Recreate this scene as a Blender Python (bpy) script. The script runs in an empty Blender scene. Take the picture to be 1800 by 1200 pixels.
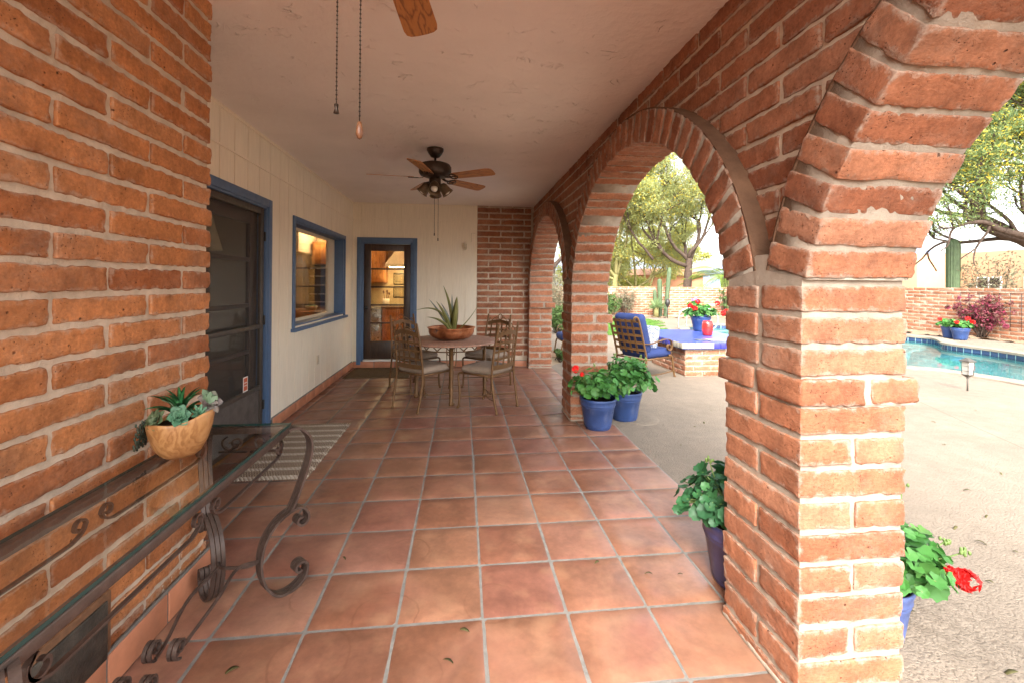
import bpy, math, random
import numpy as np
from mathutils import Vector, Matrix
R = math.radians
PI = math.pi
rng = np.random.default_rng(11)
random.seed(5)
sc = bpy.context.scene
COL = sc.collection

# ------------------------------------------------------------------ materials
class NT:
    def __init__(s, name):
        m = bpy.data.materials.new(name); m.use_nodes = True
        s.m = m; s.t = m.node_tree; s.t.nodes.clear()
        s.out = s.t.nodes.new('ShaderNodeOutputMaterial')
        s.b = s.n('ShaderNodeBsdfPrincipled')
        s.l(s.b.outputs[0], s.out.inputs['Surface'])
        s._tc = None
    def n(s, typ, **kw):
        nd = s.t.nodes.new(typ)
        for k, v in kw.items(): setattr(nd, k, v)
        return nd
    def l(s, a, b): s.t.links.new(a, b)
    def put(s, sock, v):
        if isinstance(v, bpy.types.NodeSocket): s.l(v, sock)
        else:
            if hasattr(sock.default_value, '__len__') and not isinstance(v, (int, float)):
                v = tuple(v)
                if len(sock.default_value) == 4 and len(v) == 3: v = v + (1,)
            sock.default_value = v
    def tc(s, which='Object'):
        if s._tc is None: s._tc = s.n('ShaderNodeTexCoord')
        return s._tc.outputs[which]
    def mapped(s, scale=(1,1,1), rot=(0,0,0)):
        mp = s.n('ShaderNodeMapping'); s.l(s.tc(), mp.inputs[0])
        mp.inputs['Scale'].default_value = scale; mp.inputs['Rotation'].default_value = rot
        return mp.outputs[0]
    def noise(s, scale, detail=4, rough=.55, vec=None, dist=0):
        nd = s.n('ShaderNodeTexNoise')
        s.l(vec if vec is not None else s.tc(), nd.inputs['Vector'])
        nd.inputs['Scale'].default_value = scale; nd.inputs['Detail'].default_value = detail
        nd.inputs['Roughness'].default_value = rough; nd.inputs['Distortion'].default_value = dist
        return nd.outputs['Fac']
    def voro(s, scale, vec=None, feature='F1', out='Distance'):
        nd = s.n('ShaderNodeTexVoronoi', feature=feature)
        s.l(vec if vec is not None else s.tc(), nd.inputs['Vector']); nd.inputs['Scale'].default_value = scale
        return nd.outputs[out]
    def math(s, op, a, b=None, c=None):
        nd = s.n('ShaderNodeMath', operation=op)
        s.put(nd.inputs[0], a)
        if b is not None: s.put(nd.inputs[1], b)
        if c is not None: s.put(nd.inputs[2], c)
        return nd.outputs[0]
    def remap(s, v, a, b, c=0., d=1.):
        nd = s.n('ShaderNodeMapRange'); s.put(nd.inputs[0], v)
        for i, x in enumerate((a, b, c, d)): nd.inputs[i+1].default_value = x
        return nd.outputs[0]
    def ramp(s, v, stops, interp='LINEAR'):
        nd = s.n('ShaderNodeValToRGB'); s.put(nd.inputs[0], v)
        e = nd.color_ramp.elements; nd.color_ramp.interpolation = interp
        while len(e) < len(stops): e.new(.5)
        for i, (p, c) in enumerate(stops):
            e[i].position = p; e[i].color = tuple(c) + (1,) if len(c) == 3 else c
        return nd.outputs[0]
    def mix(s, f, a, b, mode='MIX'):
        nd = s.n('ShaderNodeMix', data_type='RGBA', blend_type=mode)
        s.put(nd.inputs[0], f); s.put(nd.inputs[6], a); s.put(nd.inputs[7], b)
        return nd.outputs[2]
    def isl(s):
        return s.n('ShaderNodeNewGeometry').outputs['Random Per Island']
    def attr(s, name):
        nd = s.n('ShaderNodeAttribute'); nd.attribute_name = name
        return nd.outputs['Fac']
    def scale_col(s, col, f):
        nd = s.n('ShaderNodeVectorMath', operation='SCALE'); s.put(nd.inputs[0], col); s.put(nd.inputs['Scale'], f)
        return nd.outputs[0]
    def bump(s, h, strength=.4, dist=.01, prev=None):
        nd = s.n('ShaderNodeBump'); s.put(nd.inputs['Height'], h)
        nd.inputs['Strength'].default_value = strength; nd.inputs['Distance'].default_value = dist
        if prev is not None: s.l(prev, nd.inputs['Normal'])
        s.l(nd.outputs[0], s.b.inputs['Normal'])
        return nd.outputs[0]
    def set(s, **kw):
        names = dict(col='Base Color', rough='Roughness', metal='Metallic', spec='Specular IOR Level', trans='Transmission Weight',
                     ior='IOR', emit='Emission Color', es='Emission Strength', coat='Coat Weight', crough='Coat Roughness', sss='Subsurface Weight', alpha='Alpha', sheen='Sheen Weight')
        for k, v in kw.items(): s.put(s.b.inputs[names[k]], v)
        return s

def plain(name, col, rough=.5, metal=0., var=.12, scale=14, bump=.15, bd=.003, spec=.5, bscale=None):
    t = NT(name)
    n = t.noise(scale, 5, .6)
    t.set(col=t.scale_col(col, t.remap(n, .25, .75, 1-var, 1+var)), rough=t.remap(t.noise(scale*1.7, 3), .3, .7, max(rough-.07,.02), min(rough+.08,1)), metal=metal, spec=spec)
    if bump: t.bump(t.noise(bscale or scale*6, 4), bump, bd)
    return t.m

def brick_mat(name, cols, smear=.5, smear_col=(.5,.42,.35), lo=.0, pit=1.):
    t = NT(name)
    base = t.ramp(t.isl(), [(i/(len(cols)-1), c) for i, c in enumerate(cols)])
    n1 = t.noise(9, 6, .62); n2 = t.noise(70, 5, .65)
    v = t.math('MULTIPLY', t.remap(n1, .28, .72, .66, 1.24), t.remap(n2, .3, .7, .76, 1.2))
    c = t.scale_col(base, v)
    # burnt darker patches
    c = t.mix(t.remap(t.noise(4.3, 5, .65), .54, .74, 0, .62), c, (.15,.058,.03))
    c = t.mix(t.math('MULTIPLY', t.remap(t.noise(3.1, 5, .65), .5, .72, 0, .42*smear), t.remap(t.noise(38, 4, .7), .35, .6, .2, 1)), c, smear_col)
    # fine pale flecks
    c = t.mix(t.remap(t.noise(150, 3, .7), .66, .76, 0, .35*smear+.1), c, smear_col)
    # mortar smears near the brick's edges
    e = t.remap(t.attr('edge'), 0., .032, 1., 0.)
    sm = t.math('ADD', t.noise(26, 6, .7), t.math('MULTIPLY', e, .34))
    sm = t.math('ADD', sm, t.remap(t.noise(2.6, 2), .3, .7, -.1, .08))
    sm = t.remap(sm, .72, .92, 0, smear)
    c = t.mix(sm, c, smear_col)
    # pits
    pv = t.voro(95); pm = t.math('MULTIPLY', t.remap(pv, .1, .22, 1, 0), t.remap(t.noise(16, 3), .5, .62, 0, 1))
    pv2 = t.voro(30); pm2 = t.math('MULTIPLY', t.remap(pv2, .06, .15, 1, 0), t.remap(t.noise(9, 3), .54, .62, 0, 1))
    pm = t.math('MULTIPLY', t.math('MAXIMUM', pm, pm2), pit)
    c = t.mix(t.math('MULTIPLY', pm, .85), c, (.035,.016,.01))
    t.set(col=c, rough=.88, spec=.25)
    st = t.noise(40, 4, .6, vec=t.mapped((1, 1, 4)))
    h = t.math('ADD', t.math('MULTIPLY', t.noise(55, 7, .75), .8), t.math('MULTIPLY', st, .3))
    h = t.math('ADD', h, t.math('MULTIPLY', sm, .4))
    h = t.math('SUBTRACT', h, t.math('MULTIPLY', pm, 1.))
    t.bump(h, .95, .009)
    return t.m

def mortar_mat(name, col):
    t = NT(name)
    n = t.noise(14, 6, .6)
    c = t.scale_col(col, t.remap(n, .28, .72, .78, 1.18))
    c = t.mix(t.remap(t.noise(5, 4), .58, .75, 0, .35), c, (.3,.17,.1))
    c = t.mix(t.remap(t.noise(130, 3, .7), .66, .74, 0, .5), c, (.12,.09,.07))
    t.set(col=c, rough=.95, spec=.15)
    t.bump(t.math('ADD', t.noise(30, 5, .7), t.math('MULTIPLY', t.noise(160, 3, .7), .45)), .8, .008)
    return t.m

def stone(name, col, s=20): return plain(name, col, .85, 0, .25, s, .5, .006, .2)

def wood(name, c1, c2, axis='x', scale=6, rough=.45, stretch=9):
    t = NT(name)
    sc_ = {'x':(1, stretch, stretch), 'y':(stretch, 1, stretch), 'z':(stretch, stretch, 1)}[axis]
    v = t.mapped(sc_)
    n = t.noise(scale*.35, 4, .5, v, .4)
    w = t.math('FRACT', t.math('MULTIPLY', n, 7))
    w = t.math('ABSOLUTE', t.math('SUBTRACT', w, .5))
    f = t.math('ADD', t.math('MULTIPLY', w, 1.2), t.math('MULTIPLY', t.noise(scale*5, 5, .6, v), .5))
    c = t.ramp(t.remap(f, .2, .95), [(0, c2), (.45, c1), (1, tuple(min(1, x*1.15) for x in c1))])
    t.set(col=c, rough=rough)
    t.bump(f, .12, .002)
    return t.m

def leaf_mat(name, cols, rough=.5, transl=.25, spec=.35):
    t = NT(name)
    c = t.ramp(t.isl(), [(i/(len(cols)-1), k) for i, k in enumerate(cols)])
    c = t.scale_col(c, t.remap(t.noise(6, 3), .3, .7, .8, 1.2))
    t.set(col=c, rough=rough, spec=spec)
    tr = t.n('ShaderNodeBsdfTranslucent'); t.l(t.scale_col(c, 1.2), tr.inputs[0])
    mx = t.n('ShaderNodeMixShader'); mx.inputs[0].default_value = transl
    t.l(t.b.outputs[0], mx.inputs[1]); t.l(tr.outputs[0], mx.inputs[2]); t.l(mx.outputs[0], t.out.inputs['Surface'])
    return t.m

def glass_mat(name, tint=(1,1,1), rough=.02, ior=1.5, refl=1.):
    t = NT(name)
    tr = t.n('ShaderNodeBsdfTransparent'); tr.inputs[0].default_value = tuple(tint)+(1,)
    gl = t.n('ShaderNodeBsdfGlossy'); gl.inputs['Roughness'].default_value = rough
    fr = t.n('ShaderNodeFresnel'); t.l(t.remap(t.n('ShaderNodeNewGeometry').outputs['Backfacing'], 0, 1, ior, 1/ior), fr.inputs[0])
    mx = t.n('ShaderNodeMixShader'); t.l(t.math('MULTIPLY', fr.outputs[0], refl), mx.inputs[0])
    t.l(tr.outputs[0], mx.inputs[1]); t.l(gl.outputs[0], mx.inputs[2]); t.l(mx.outputs[0], t.out.inputs['Surface'])
    return t.m

def emit_mat(name, col, s):
    t = NT(name); t.set(col=(.8,.8,.8), emit=col, es=s); return t.m

BR_IN = [(0.4294, 0.1638, 0.0565), (0.5198, 0.209, 0.0791), (0.452, 0.1751, 0.0621), (0.339, 0.113, 0.0407), (0.5311, 0.2316, 0.096), (0.4181, 0.1525, 0.052)]
BR_OUT = [(0.3355, 0.1298, 0.066), (0.407, 0.1705, 0.0902), (0.3575, 0.1397, 0.0704), (0.275, 0.0968, 0.0473), (0.429, 0.1958, 0.1122), (0.3685, 0.1562, 0.0836)]
BR_YARD = [(0.3108, 0.1184, 0.0592), (0.37, 0.1628, 0.0888), (0.2664, 0.0962, 0.0481), (0.3404, 0.1406, 0.074), (0.407, 0.1998, 0.1184)]
M = {}
M['brick_wall'] = brick_mat('house_brick', BR_IN, .45, (.52,.40,.30))
M['brick_arc'] = brick_mat('arcade_brick', BR_OUT, .75, (.42,.33,.26))
M['brick_yard'] = brick_mat('garden_brick', BR_YARD, .5, (.6,.5,.4), pit=.5)
M['mortar_in'] = mortar_mat('mortar_tan', (.56,.455,.345))
M['mortar_out'] = mortar_mat('mortar_grey', (.37,.31,.245))
M['parge_shade'] = mortar_mat('arch_parging_painted_shade', (.15,.085,.052))  # mortar parge with the shade of the band painted into its brown
M['mortar_yard'] = mortar_mat('mortar_pale', (.45,.37,.28))

def floor_tile_mat():
    t = NT('saltillo_tile')
    base = t.ramp(t.isl(), [(0, (0.2158, 0.0893, 0.0503)), (0.2, (0.2811, 0.1345, 0.0796)), (0.4, (0.2409, 0.1, 0.0608)), (0.6, (0.3012, 0.1529, 0.0959)), (0.8, (0.2509, 0.1022, 0.0725)), (1, (0.2761, 0.127, 0.0725))])
    n1 = t.noise(3.2, 5, .6, dist=.6); n2 = t.noise(24, 6, .65)
    c = t.scale_col(base, t.math('MULTIPLY', t.remap(n1, .28, .72, .62, 1.22), t.remap(n2, .3, .7, .8, 1.1)))
    c = t.mix(t.remap(t.noise(5.5, 4), .52, .72, 0, .45), c, (.40,.22,.125))
    c = t.mix(t.remap(t.noise(2.1, 4), .55, .75, 0, .4), c, (.3,.1,.075))
    # old flowerpot water rings
    sep = t.n('ShaderNodeSeparateXYZ'); t.l(t.tc(), sep.inputs[0])
    wob = t.math('MULTIPLY', t.math('SUBTRACT', t.noise(9, 4), .5), .045)
    tot = None
    for (x, y, r) in ((-.385,.533,.112),(-.771,.222,.115),(-.43,.06,.14),(-.68,-.15,.15),(.118,.47,.12),(.04,.09,.125),(-.3,-.27,.13)):
        dx = t.math('SUBTRACT', sep.outputs[0], x); dy = t.math('SUBTRACT', sep.outputs[1], y)
        d = t.math('SQRT', t.math('ADD', t.math('MULTIPLY', dx, dx), t.math('MULTIPLY', dy, dy)))
        d = t.math('ABSOLUTE', t.math('SUBTRACT', t.math('ADD', d, wob), r))
        k = t.remap(d, .0015, .007, 1, 0)
        tot = k if tot is None else t.math('MAXIMUM', tot, k)
    tot = t.math('MULTIPLY', tot, t.remap(t.noise(4, 3), .4, .62, .05, .6))
    c = t.mix(tot, c, (.15,.06,.03))
    c = t.mix(t.remap(t.noise(1.3, 5, .65), .5, .7, 0, .35), c, (.32,.19,.135))
    c = t.mix(t.remap(t.noise(60, 4, .7), .64, .74, 0, .5), c, (.2,.09,.05))
    t.set(col=c, rough=t.remap(t.noise(7, 5, .6), .3, .7, .28, .5), spec=.45)
    t.bump(t.math('ADD', t.noise(18, 5, .6), t.math('MULTIPLY', t.noise(130, 3), .25)), .2, .004)
    return t.m
M['tile'] = floor_tile_mat()
M['grout'] = plain('grey_grout', (.2,.19,.17), .9, 0, .25, 20, .6, .004, .2)
M['skirt_tile'] = plain('skirting_tile', (.47,.19,.1), .55, 0, .3, 5, .2, .003)

def deck_mat():
    t = NT('cool_deck')
    n1 = t.noise(.8, 5, .6); n2 = t.noise(7, 5, .6)
    c = t.scale_col((.232,.187,.141), t.math('MULTIPLY', t.remap(n1, .3, .7, .84, 1.1), t.remap(n2, .3, .7, .9, 1.08)))
    sp_ = t.n('ShaderNodeSeparateXYZ'); t.l(t.tc(), sp_.inputs[0])
    # expansion joint, and the wet earthy stain beside the small pot
    u_ = t.math('ADD', t.math('MULTIPLY', sp_.outputs[0], .905), t.math('MULTIPLY', sp_.outputs[1], -.425)); u_ = t.math('ADD', u_, t.math('MULTIPLY', t.noise(1.5, 3), .03))
    c = t.mix(t.remap(t.math('ABSOLUTE', t.math('SUBTRACT', u_, 3.935)), .002, .006, .75, 0), c, (.08,.06,.045))
    ex = t.math('SUBTRACT', sp_.outputs[0], 1.95); ey = t.math('SUBTRACT', sp_.outputs[1], -.2)
    ed_ = t.math('SQRT', t.math('ADD', t.math('MULTIPLY', ex, ex), t.math('MULTIPLY', ey, ey)))
    st_ = t.math('MULTIPLY', t.remap(ed_, .12, .5, 1, 0), t.remap(t.noise(22, 5, .7), .42, .6, 0, 1))
    c = t.mix(t.math('MULTIPLY', st_, .4), c, (.07,.05,.035))
    c = t.mix(t.remap(t.noise(1.7, 5, .65), .56, .72, 0, .3), c, (.2,.15,.105))
    k = t.noise(75, 2, .5)
    c = t.mix(t.remap(k, .56, .66, 0, .5), c, (.15,.11,.08))
    c = t.mix(t.remap(t.noise(55, 3, .6), .69, .74, 0, .8), c, (.1,.07,.05))
    t.set(col=c, rough=.9, spec=.2)
    t.bump(t.math('ADD', t.remap(k, .45, .66, 1, 0), t.math('MULTIPLY', t.noise(16, 4), .5)), .55, .006)
    return t.m
M['deck'] = deck_mat()
def plaster():
    t = NT('ceiling_plaster')
    n = t.noise(1.3, 4)
    t.set(col=t.scale_col((.88,.83,.78), t.remap(n, .3, .7, .94, 1.05)), rough=.85, spec=.2)
    v = t.noise(5.5, 3, .5, t.mapped((1,1.5,1)), .9)
    ridge = t.remap(t.math('ABSOLUTE', t.math('SUBTRACT', v, .5)), 0, .018, 1, 0)
    ridge = t.math('MULTIPLY', ridge, t.remap(t.noise(6.3, 3), .55, .66, 0, 1))
    h = t.math('ADD', t.math('MULTIPLY', ridge, .6), t.math('ADD', t.math('MULTIPLY', t.noise(22, 5, .6), .35), t.math('MULTIPLY', t.noise(5, 3), .5)))
    t.bump(h, .9, .02)
    return t.m
M['ceiling'] = plaster()
def siding():
    t = NT('cream_siding')
    g = t.noise(6, 5, .6, t.mapped((9,9,.7)))
    c = t.scale_col((.86,.78,.63), t.math('MULTIPLY', t.remap(g, .3, .7, .94, 1.05), t.remap(t.noise(1.2, 3), .3, .7, .95, 1.04)))
    t.set(col=c, rough=.7, spec=.3)
    t.bump(t.noise(14, 5, .65, t.mapped((9,9,.5))), .35, .004)
    return t.m
M['siding'] = siding()
M['blue_paint'] = plain('blue_trim_paint', (.085,.15,.27), .45, 0, .12, 8, .2, .002)
M['brown_door'] = wood('dark_brown_door', (.052,.03,.02), (.03,.017,.012), 'z', 5, .4)
M['bronze_alu'] = plain('bronze_aluminium', (.085,.072,.06), .45, .4, .15, 20, .08, .001)
M['kick_metal'] = plain('scuffed_kick_plate', (.1,.085,.075), .6, .2, .4, 9, .3, .003)
M['glass'] = glass_mat('window_glass', (.93,.93,.9))
M['table_glass'] = glass_mat('tabletop_glass', (.93,.95,.93), .01, 1.5, 1.25)
M['glass_edge'] = NT('glass_edge').set(col=(.01,.05,.045), rough=.1).m
def screen_mat():
    t = NT('insect_screen')
    tr = t.n('ShaderNodeBsdfTransparent'); mx = t.n('ShaderNodeMixShader'); mx.inputs[0].default_value = .3
    t.set(col=(.09,.085,.078), rough=.6); t.l(tr.outputs[0], mx.inputs[1]); t.l(t.b.outputs[0], mx.inputs[2]); t.l(mx.outputs[0], t.out.inputs['Surface'])
    return t.m
M['screen'] = screen_mat()
M['white'] = plain('white_paint', (.75,.73,.68), .5, 0, .05, 10, .05)
M['beige_plastic'] = plain('beige_plastic', (.6,.52,.38), .45, 0, .05, 10, 0)
M['iron'] = plain('brown_wrought_iron', (.085,.059,.048), .42, .35, .3, 30, .3, .002)
M['chair_iron'] = plain('bronze_chair_metal', (.155,.08,.03), .5, .35, .25, 25, .2, .001)
M['fan_bronze'] = plain('fan_dark_bronze', (.055,.035,.023), .42, .5, .3, 40, .1, .001)
M['fan_shade'] = plain('fan_shade_bronze', (.16,.11,.06), .45, .4, .35, 30, .1, .001)
M['bulb'] = plain('white_bulb', (.8,.76,.66), .3, 0, .05, 10, 0)
M['oak'] = wood('oak_blade', (.42,.18,.05), (.17,.055,.013), 'x', 7, .38, 6)
M['chain'] = plain('bead_chain', (.05,.035,.025), .35, .7, .2, 60, 0)
M['knob_wood'] = wood('walnut_knob', (.15,.06,.025), (.1,.04,.02), 'z', 8)
M['taupe'] = plain('taupe_fabric', (.29,.225,.17), .9, 0, .12, 18, .5, .002, .15, 300)
M['blue_fabric'] = plain('navy_cushion_fabric', (.026,.042,.13), .85, 0, .12, 9, .4, .003, .2, 250)
def pot_mat():
    t = NT('cobalt_glazed_pot')
    c = t.scale_col((.026,.058,.175), t.remap(t.noise(6, 5, .6), .3, .7, .8, 1.2))
    c = t.mix(t.remap(t.noise(9, 6, .7, t.mapped((1,1,.35))), .52, .74, 0, .38), c, (.2,.22,.27))
    c = t.mix(t.remap(t.noise(45, 4, .7), .62, .7, 0, .5), c, (.12,.09,.07))
    t.set(col=c, rough=t.remap(t.noise(8, 4), .3, .7, .25, .5)); t.bump(t.noise(30, 4), .06, .002); return t.m
M['blue_glaze'] = pot_mat()
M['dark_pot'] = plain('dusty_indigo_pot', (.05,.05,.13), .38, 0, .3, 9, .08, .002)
M['pale_pot'] = plain('dusty_blue_pot', (.075,.11,.27), .5, 0, .4, 14, .1, .002)
M['soil'] = plain('potting_soil', (.035,.022,.015), .95, 0, .4, 40, .8, .01, .1)
M['ger'] = leaf_mat('geranium_leaf', [(.035,.13,.022),(.055,.19,.035),(.03,.10,.02),(.075,.23,.045),(.045,.155,.03),(.11,.24,.05)], .5, .2)
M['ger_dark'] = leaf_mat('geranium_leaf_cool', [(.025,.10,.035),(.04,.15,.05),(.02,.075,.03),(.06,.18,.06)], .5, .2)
M['stem'] = plain('green_stem', (.13,.2,.05), .6, 0, .2, 20, 0)
M['red_petal'] = leaf_mat('red_petal', [(.62,.012,.012),(.75,.02,.016),(.55,.008,.012)], .6, .2)
M['pink_petal'] = leaf_mat('pink_petal', [(.6,.2,.55),(.7,.3,.6)], .6, .2)
M['magenta'] = leaf_mat('bougainvillea_bract', [(.15,.03,.045),(.21,.045,.06),(.11,.035,.035),(.3,.03,.085),(.1,.075,.035),(.19,.06,.055)], .6, .25)
def copper():
    t = NT('hammered_copper')
    n = t.noise(7, 5, .6)
    c = t.ramp(t.remap(n, .3, .72), [(0,(.16,.055,.022)),(.45,(.46,.17,.07)),(.75,(.6,.26,.12)),(1,(.2,.16,.14))])
    t.set(col=c, metal=.75, rough=t.remap(n, .3, .7, .3, .5)); t.bump(t.voro(55), .3, .004); return t.m
M['copper'] = copper()
M['aloe'] = leaf_mat('aloe_leaf', [(.21,.22,.055),(.27,.26,.08),(.17,.2,.06)], .42, .1)
M['aloe_blue'] = leaf_mat('aloe_leaf_bluish', [(.26,.31,.28),(.3,.33,.27)], .42, .1)
def mosaic():
    t = NT('mosaic_table_tile')
    sep = t.n('ShaderNodeSeparateXYZ'); t.l(t.tc(), sep.inputs[0])
    r = t.math('SQRT', t.math('ADD', t.math('MULTIPLY', sep.outputs[0], sep.outputs[0]), t.math('MULTIPLY', sep.outputs[1], sep.outputs[1])))
    a = t.math('ARCTAN2', sep.outputs[1], sep.outputs[0])
    cm = t.n('ShaderNodeCombineXYZ'); t.l(t.math('MULTIPLY', a, 9.), cm.inputs[0]); t.l(t.math('MULTIPLY', r, 1/.036), cm.inputs[1])
    br = t.n('ShaderNodeTexBrick'); t.l(cm.outputs[0], br.inputs[0]); br.inputs['Scale'].default_value = 1
    br.inputs['Brick Width'].default_value = .62; br.inputs['Row Height'].default_value = 1; br.inputs['Mortar Size'].default_value = .07
    br.inputs['Color1'].default_value = (.34,.16,.1,1); br.inputs['Color2'].default_value = (.46,.25,.17,1); br.inputs['Mortar'].default_value = (.3,.22,.17,1)
    t.set(col=t.scale_col(br.outputs[0], t.remap(t.noise(20, 4), .3, .7, .8, 1.2)), rough=.5)
    t.bump(br.outputs['Fac'], -.4, .003); return t.m
M['mosaic'] = mosaic()
def bowlwood():
    t = NT('teak_root_wood')
    n = t.noise(3.2, 4, .5, t.mapped((1.2,1.2,1.6)), 1.1)
    w = t.math('SINE', t.math('ADD', t.math('MULTIPLY', n, 60), t.math('MULTIPLY', t.noise(40, 4), 2.5)))
    c = t.ramp(t.remap(w, -1, 1), [(0,(.30,.135,.045)),(.5,(.38,.185,.065)),(1,(.43,.22,.085))])
    c = t.mix(t.remap(t.noise(8, 5), .54, .72, 0, .75), c, (.19,.065,.018))
    t.set(col=c, rough=.42); t.bump(w, .05, .002); return t.m
M['bowl_wood'] = bowlwood()
M['succ_green'] = leaf_mat('succulent_green', [(.03,.16,.05),(.05,.22,.07),(.025,.11,.04)], .4, .1)
M['succ_teal'] = leaf_mat('succulent_teal', [(.07,.2,.11),(.12,.26,.15),(.05,.15,.08)], .5, .1)
M['succ_olive'] = leaf_mat('succulent_olive', [(.09,.13,.06),(.13,.18,.09)], .5, .1)
M['succ_pink'] = leaf_mat('succulent_pink', [(.3,.16,.19),(.16,.28,.15),(.26,.17,.2)], .5, .15)
M['succ_black'] = leaf_mat('succulent_trailing', [(.025,.035,.022),(.04,.05,.03)], .5, .05)
M['bark'] = plain('mesquite_bark', (.075,.052,.04), .9, 0, .4, 14, .8, .02, .15)
M['bark_pale'] = plain('palo_verde_bark', (.19,.17,.07), .85, 0, .3, 14, .6, .02, .15)
M['mesq'] = leaf_mat('mesquite_leaf', [(.26,.30,.12),(.34,.36,.14),(.22,.27,.11),(.38,.38,.12),(.28,.32,.13)], .6, .4)
M['mesq2'] = leaf_mat('mesquite_leaf_green', [(.085,.135,.045),(.12,.175,.055),(.07,.11,.04),(.18,.22,.06),(.27,.28,.06)], .6, .3)
M['paloverde'] = leaf_mat('palo_verde_leaf', [(.34,.36,.1),(.40,.39,.09),(.28,.32,.1),(.44,.40,.08)], .6, .3)
M['yellowbloom'] = leaf_mat('yellow_blossom', [(.6,.42,.03),(.5,.38,.04),(.42,.36,.06)], .6, .3)
M['palm'] = leaf_mat('palm_leaflet', [(.13,.2,.035),(.2,.27,.05),(.1,.16,.03)], .45, .3)
M['shrub_grey'] = leaf_mat('grey_shrub_leaf', [(.17,.17,.11),(.2,.14,.09),(.13,.15,.08),(.24,.21,.15)], .7, .2)
M['shrub_green'] = leaf_mat('shrub_leaf', [(.06,.12,.03),(.09,.16,.04),(.05,.09,.025),(.13,.19,.05)], .6, .2)
M['yucca'] = leaf_mat('yucca_blade', [(.1,.17,.07),(.15,.22,.09),(.2,.24,.1)], .5, .15)
def cactus_mat():
    t = NT('cactus_skin'); t.set(col=t.scale_col((.05,.08,.03), t.remap(t.noise(9, 4), .3, .7, .75, 1.25)), rough=.6)
    t.bump(t.noise(60, 3), .4, .01); return t.m
M['cactus'] = cactus_mat()
M['dirt'] = plain('bed_soil', (.3,.2,.13), .95, 0, .3, 2.5, .7, .03, .1, 20)
M['ground'] = plain('desert_ground', (.33,.25,.17), .95, 0, .3, .6, .5, .03, .1, 8)
M['turf'] = plain('turf_base', (.09,.17,.03), .9, 0, .3, 5, .9, .02, .1, 120)
M['grass'] = leaf_mat('turf_blade', [(.07,.17,.025),(.12,.23,.04),(.09,.19,.03)], .6, .2)
M['stucco'] = plain('peach_stucco', (.44,.275,.165), .9, 0, .06, 2, .3, .01, .15, 30)
M['stucco_or'] = plain('orange_stucco', (.42,.215,.125), .9, 0, .08, 2, .3, .01, .15, 30)
M['coping'] = plain('pool_coping', (.25,.203,.155), .85, 0, .14, 6, .4, .006, .2)
M['plaster_pool'] = plain('pool_plaster', (.40,.58,.58), .7, 0, .1, 1.2, .1)
def pooltile():
    t = NT('pool_waterline_tile')
    t.set(col=t.ramp(t.isl(), [(0,(.02,.04,.1)),(.5,(.03,.055,.13)),(1,(.04,.075,.16))]), rough=.2); return t.m
M['pool_tile'] = pooltile()
def water():
    t = NT('pool_water')
    t.set(col=(1,1,1), rough=.0, trans=1., ior=1.33)
    t.bump(t.noise(2.2, 3, .5), .1, .02)
    lp_gl = t.b
    tr = t.n('ShaderNodeBsdfTransparent'); tr.inputs[0].default_value = (.55,.93,.93,1)
    gl = t.n('ShaderNodeBsdfGlossy'); gl.inputs['Roughness'].default_value = .02
    bp = [n for n in t.t.nodes if n.type == 'BUMP'][0]
    t.l(bp.outputs[0], gl.inputs['Normal'])
    fr = t.n('ShaderNodeFresnel'); fr.inputs[0].default_value = 1.33; t.l(bp.outputs[0], fr.inputs['Normal'])
    mx = t.n('ShaderNodeMixShader'); t.l(fr.outputs[0], mx.inputs[0]); t.l(tr.outputs[0], mx.inputs[1]); t.l(gl.outputs[0], mx.inputs[2])
    t.l(mx.outputs[0], t.out.inputs['Surface']); return t.m
M['water'] = water()
def bluetile():
    t = NT('cobalt_table_tile')
    sep = t.n('ShaderNodeSeparateXYZ'); t.l(t.tc(), sep.inputs[0])
    cm = t.n('ShaderNodeCombineXYZ'); t.l(sep.outputs[0], cm.inputs[0]); t.l(sep.outputs[1], cm.inputs[1])
    br = t.n('ShaderNodeTexBrick'); br.offset = 0; t.l(cm.outputs[0], br.inputs[0]); br.inputs['Scale'].default_value = 1
    br.inputs['Brick Width'].default_value = .108; br.inputs['Row Height'].default_value = .108; br.inputs['Mortar Size'].default_value = .005
    br.inputs['Color1'].default_value = (.02,.04,.26,1); br.inputs['Color2'].default_value = (.04,.075,.36,1); br.inputs['Mortar'].default_value = (.2,.24,.4,1)
    t.set(col=br.outputs[0], rough=.3, spec=.35); t.bump(t.noise(8, 3), .08, .01); return t.m
M['blue_tile'] = bluetile()
M['blue_tile_edge'] = NT('cobalt_edge_tile'); _t = M['blue_tile_edge']; _t.set(col=_t.ramp(_t.isl(), [(0,(.02,.025,.18)),(1,(.05,.05,.34))]), rough=.2); M['blue_tile_edge'] = _t.m
M['travertine'] = stone('travertine_edge', (.38,.345,.275), 25)
M['red_glass'] = NT('red_tumbler').set(col=(.62,.03,.025), rough=.2, trans=.2, coat=.4).m
M['paper'] = plain('magazine_paper', (.55,.5,.42), .6, 0, .2, 30, 0)
M['paper_dark'] = plain('magazine_cover', (.09,.1,.12), .4, 0, .4, 30, 0)
M['stainless'] = plain('rail_stainless', (.62,.62,.6), .22, .9, .05, 10, 0)
M['black_metal'] = plain('black_metal', (.03,.028,.026), .45, .3, .2, 20, .05)
M['bronze_lantern'] = plain('path_light_bronze', (.1,.085,.07), .45, .4, .2, 20, .05)
M['frost'] = glass_mat('lantern_glass', (.8,.8,.75), .3)
M['frost'] = plain('frosted_panel', (.45,.43,.38), .5, 0, .1, 10, 0)
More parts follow.
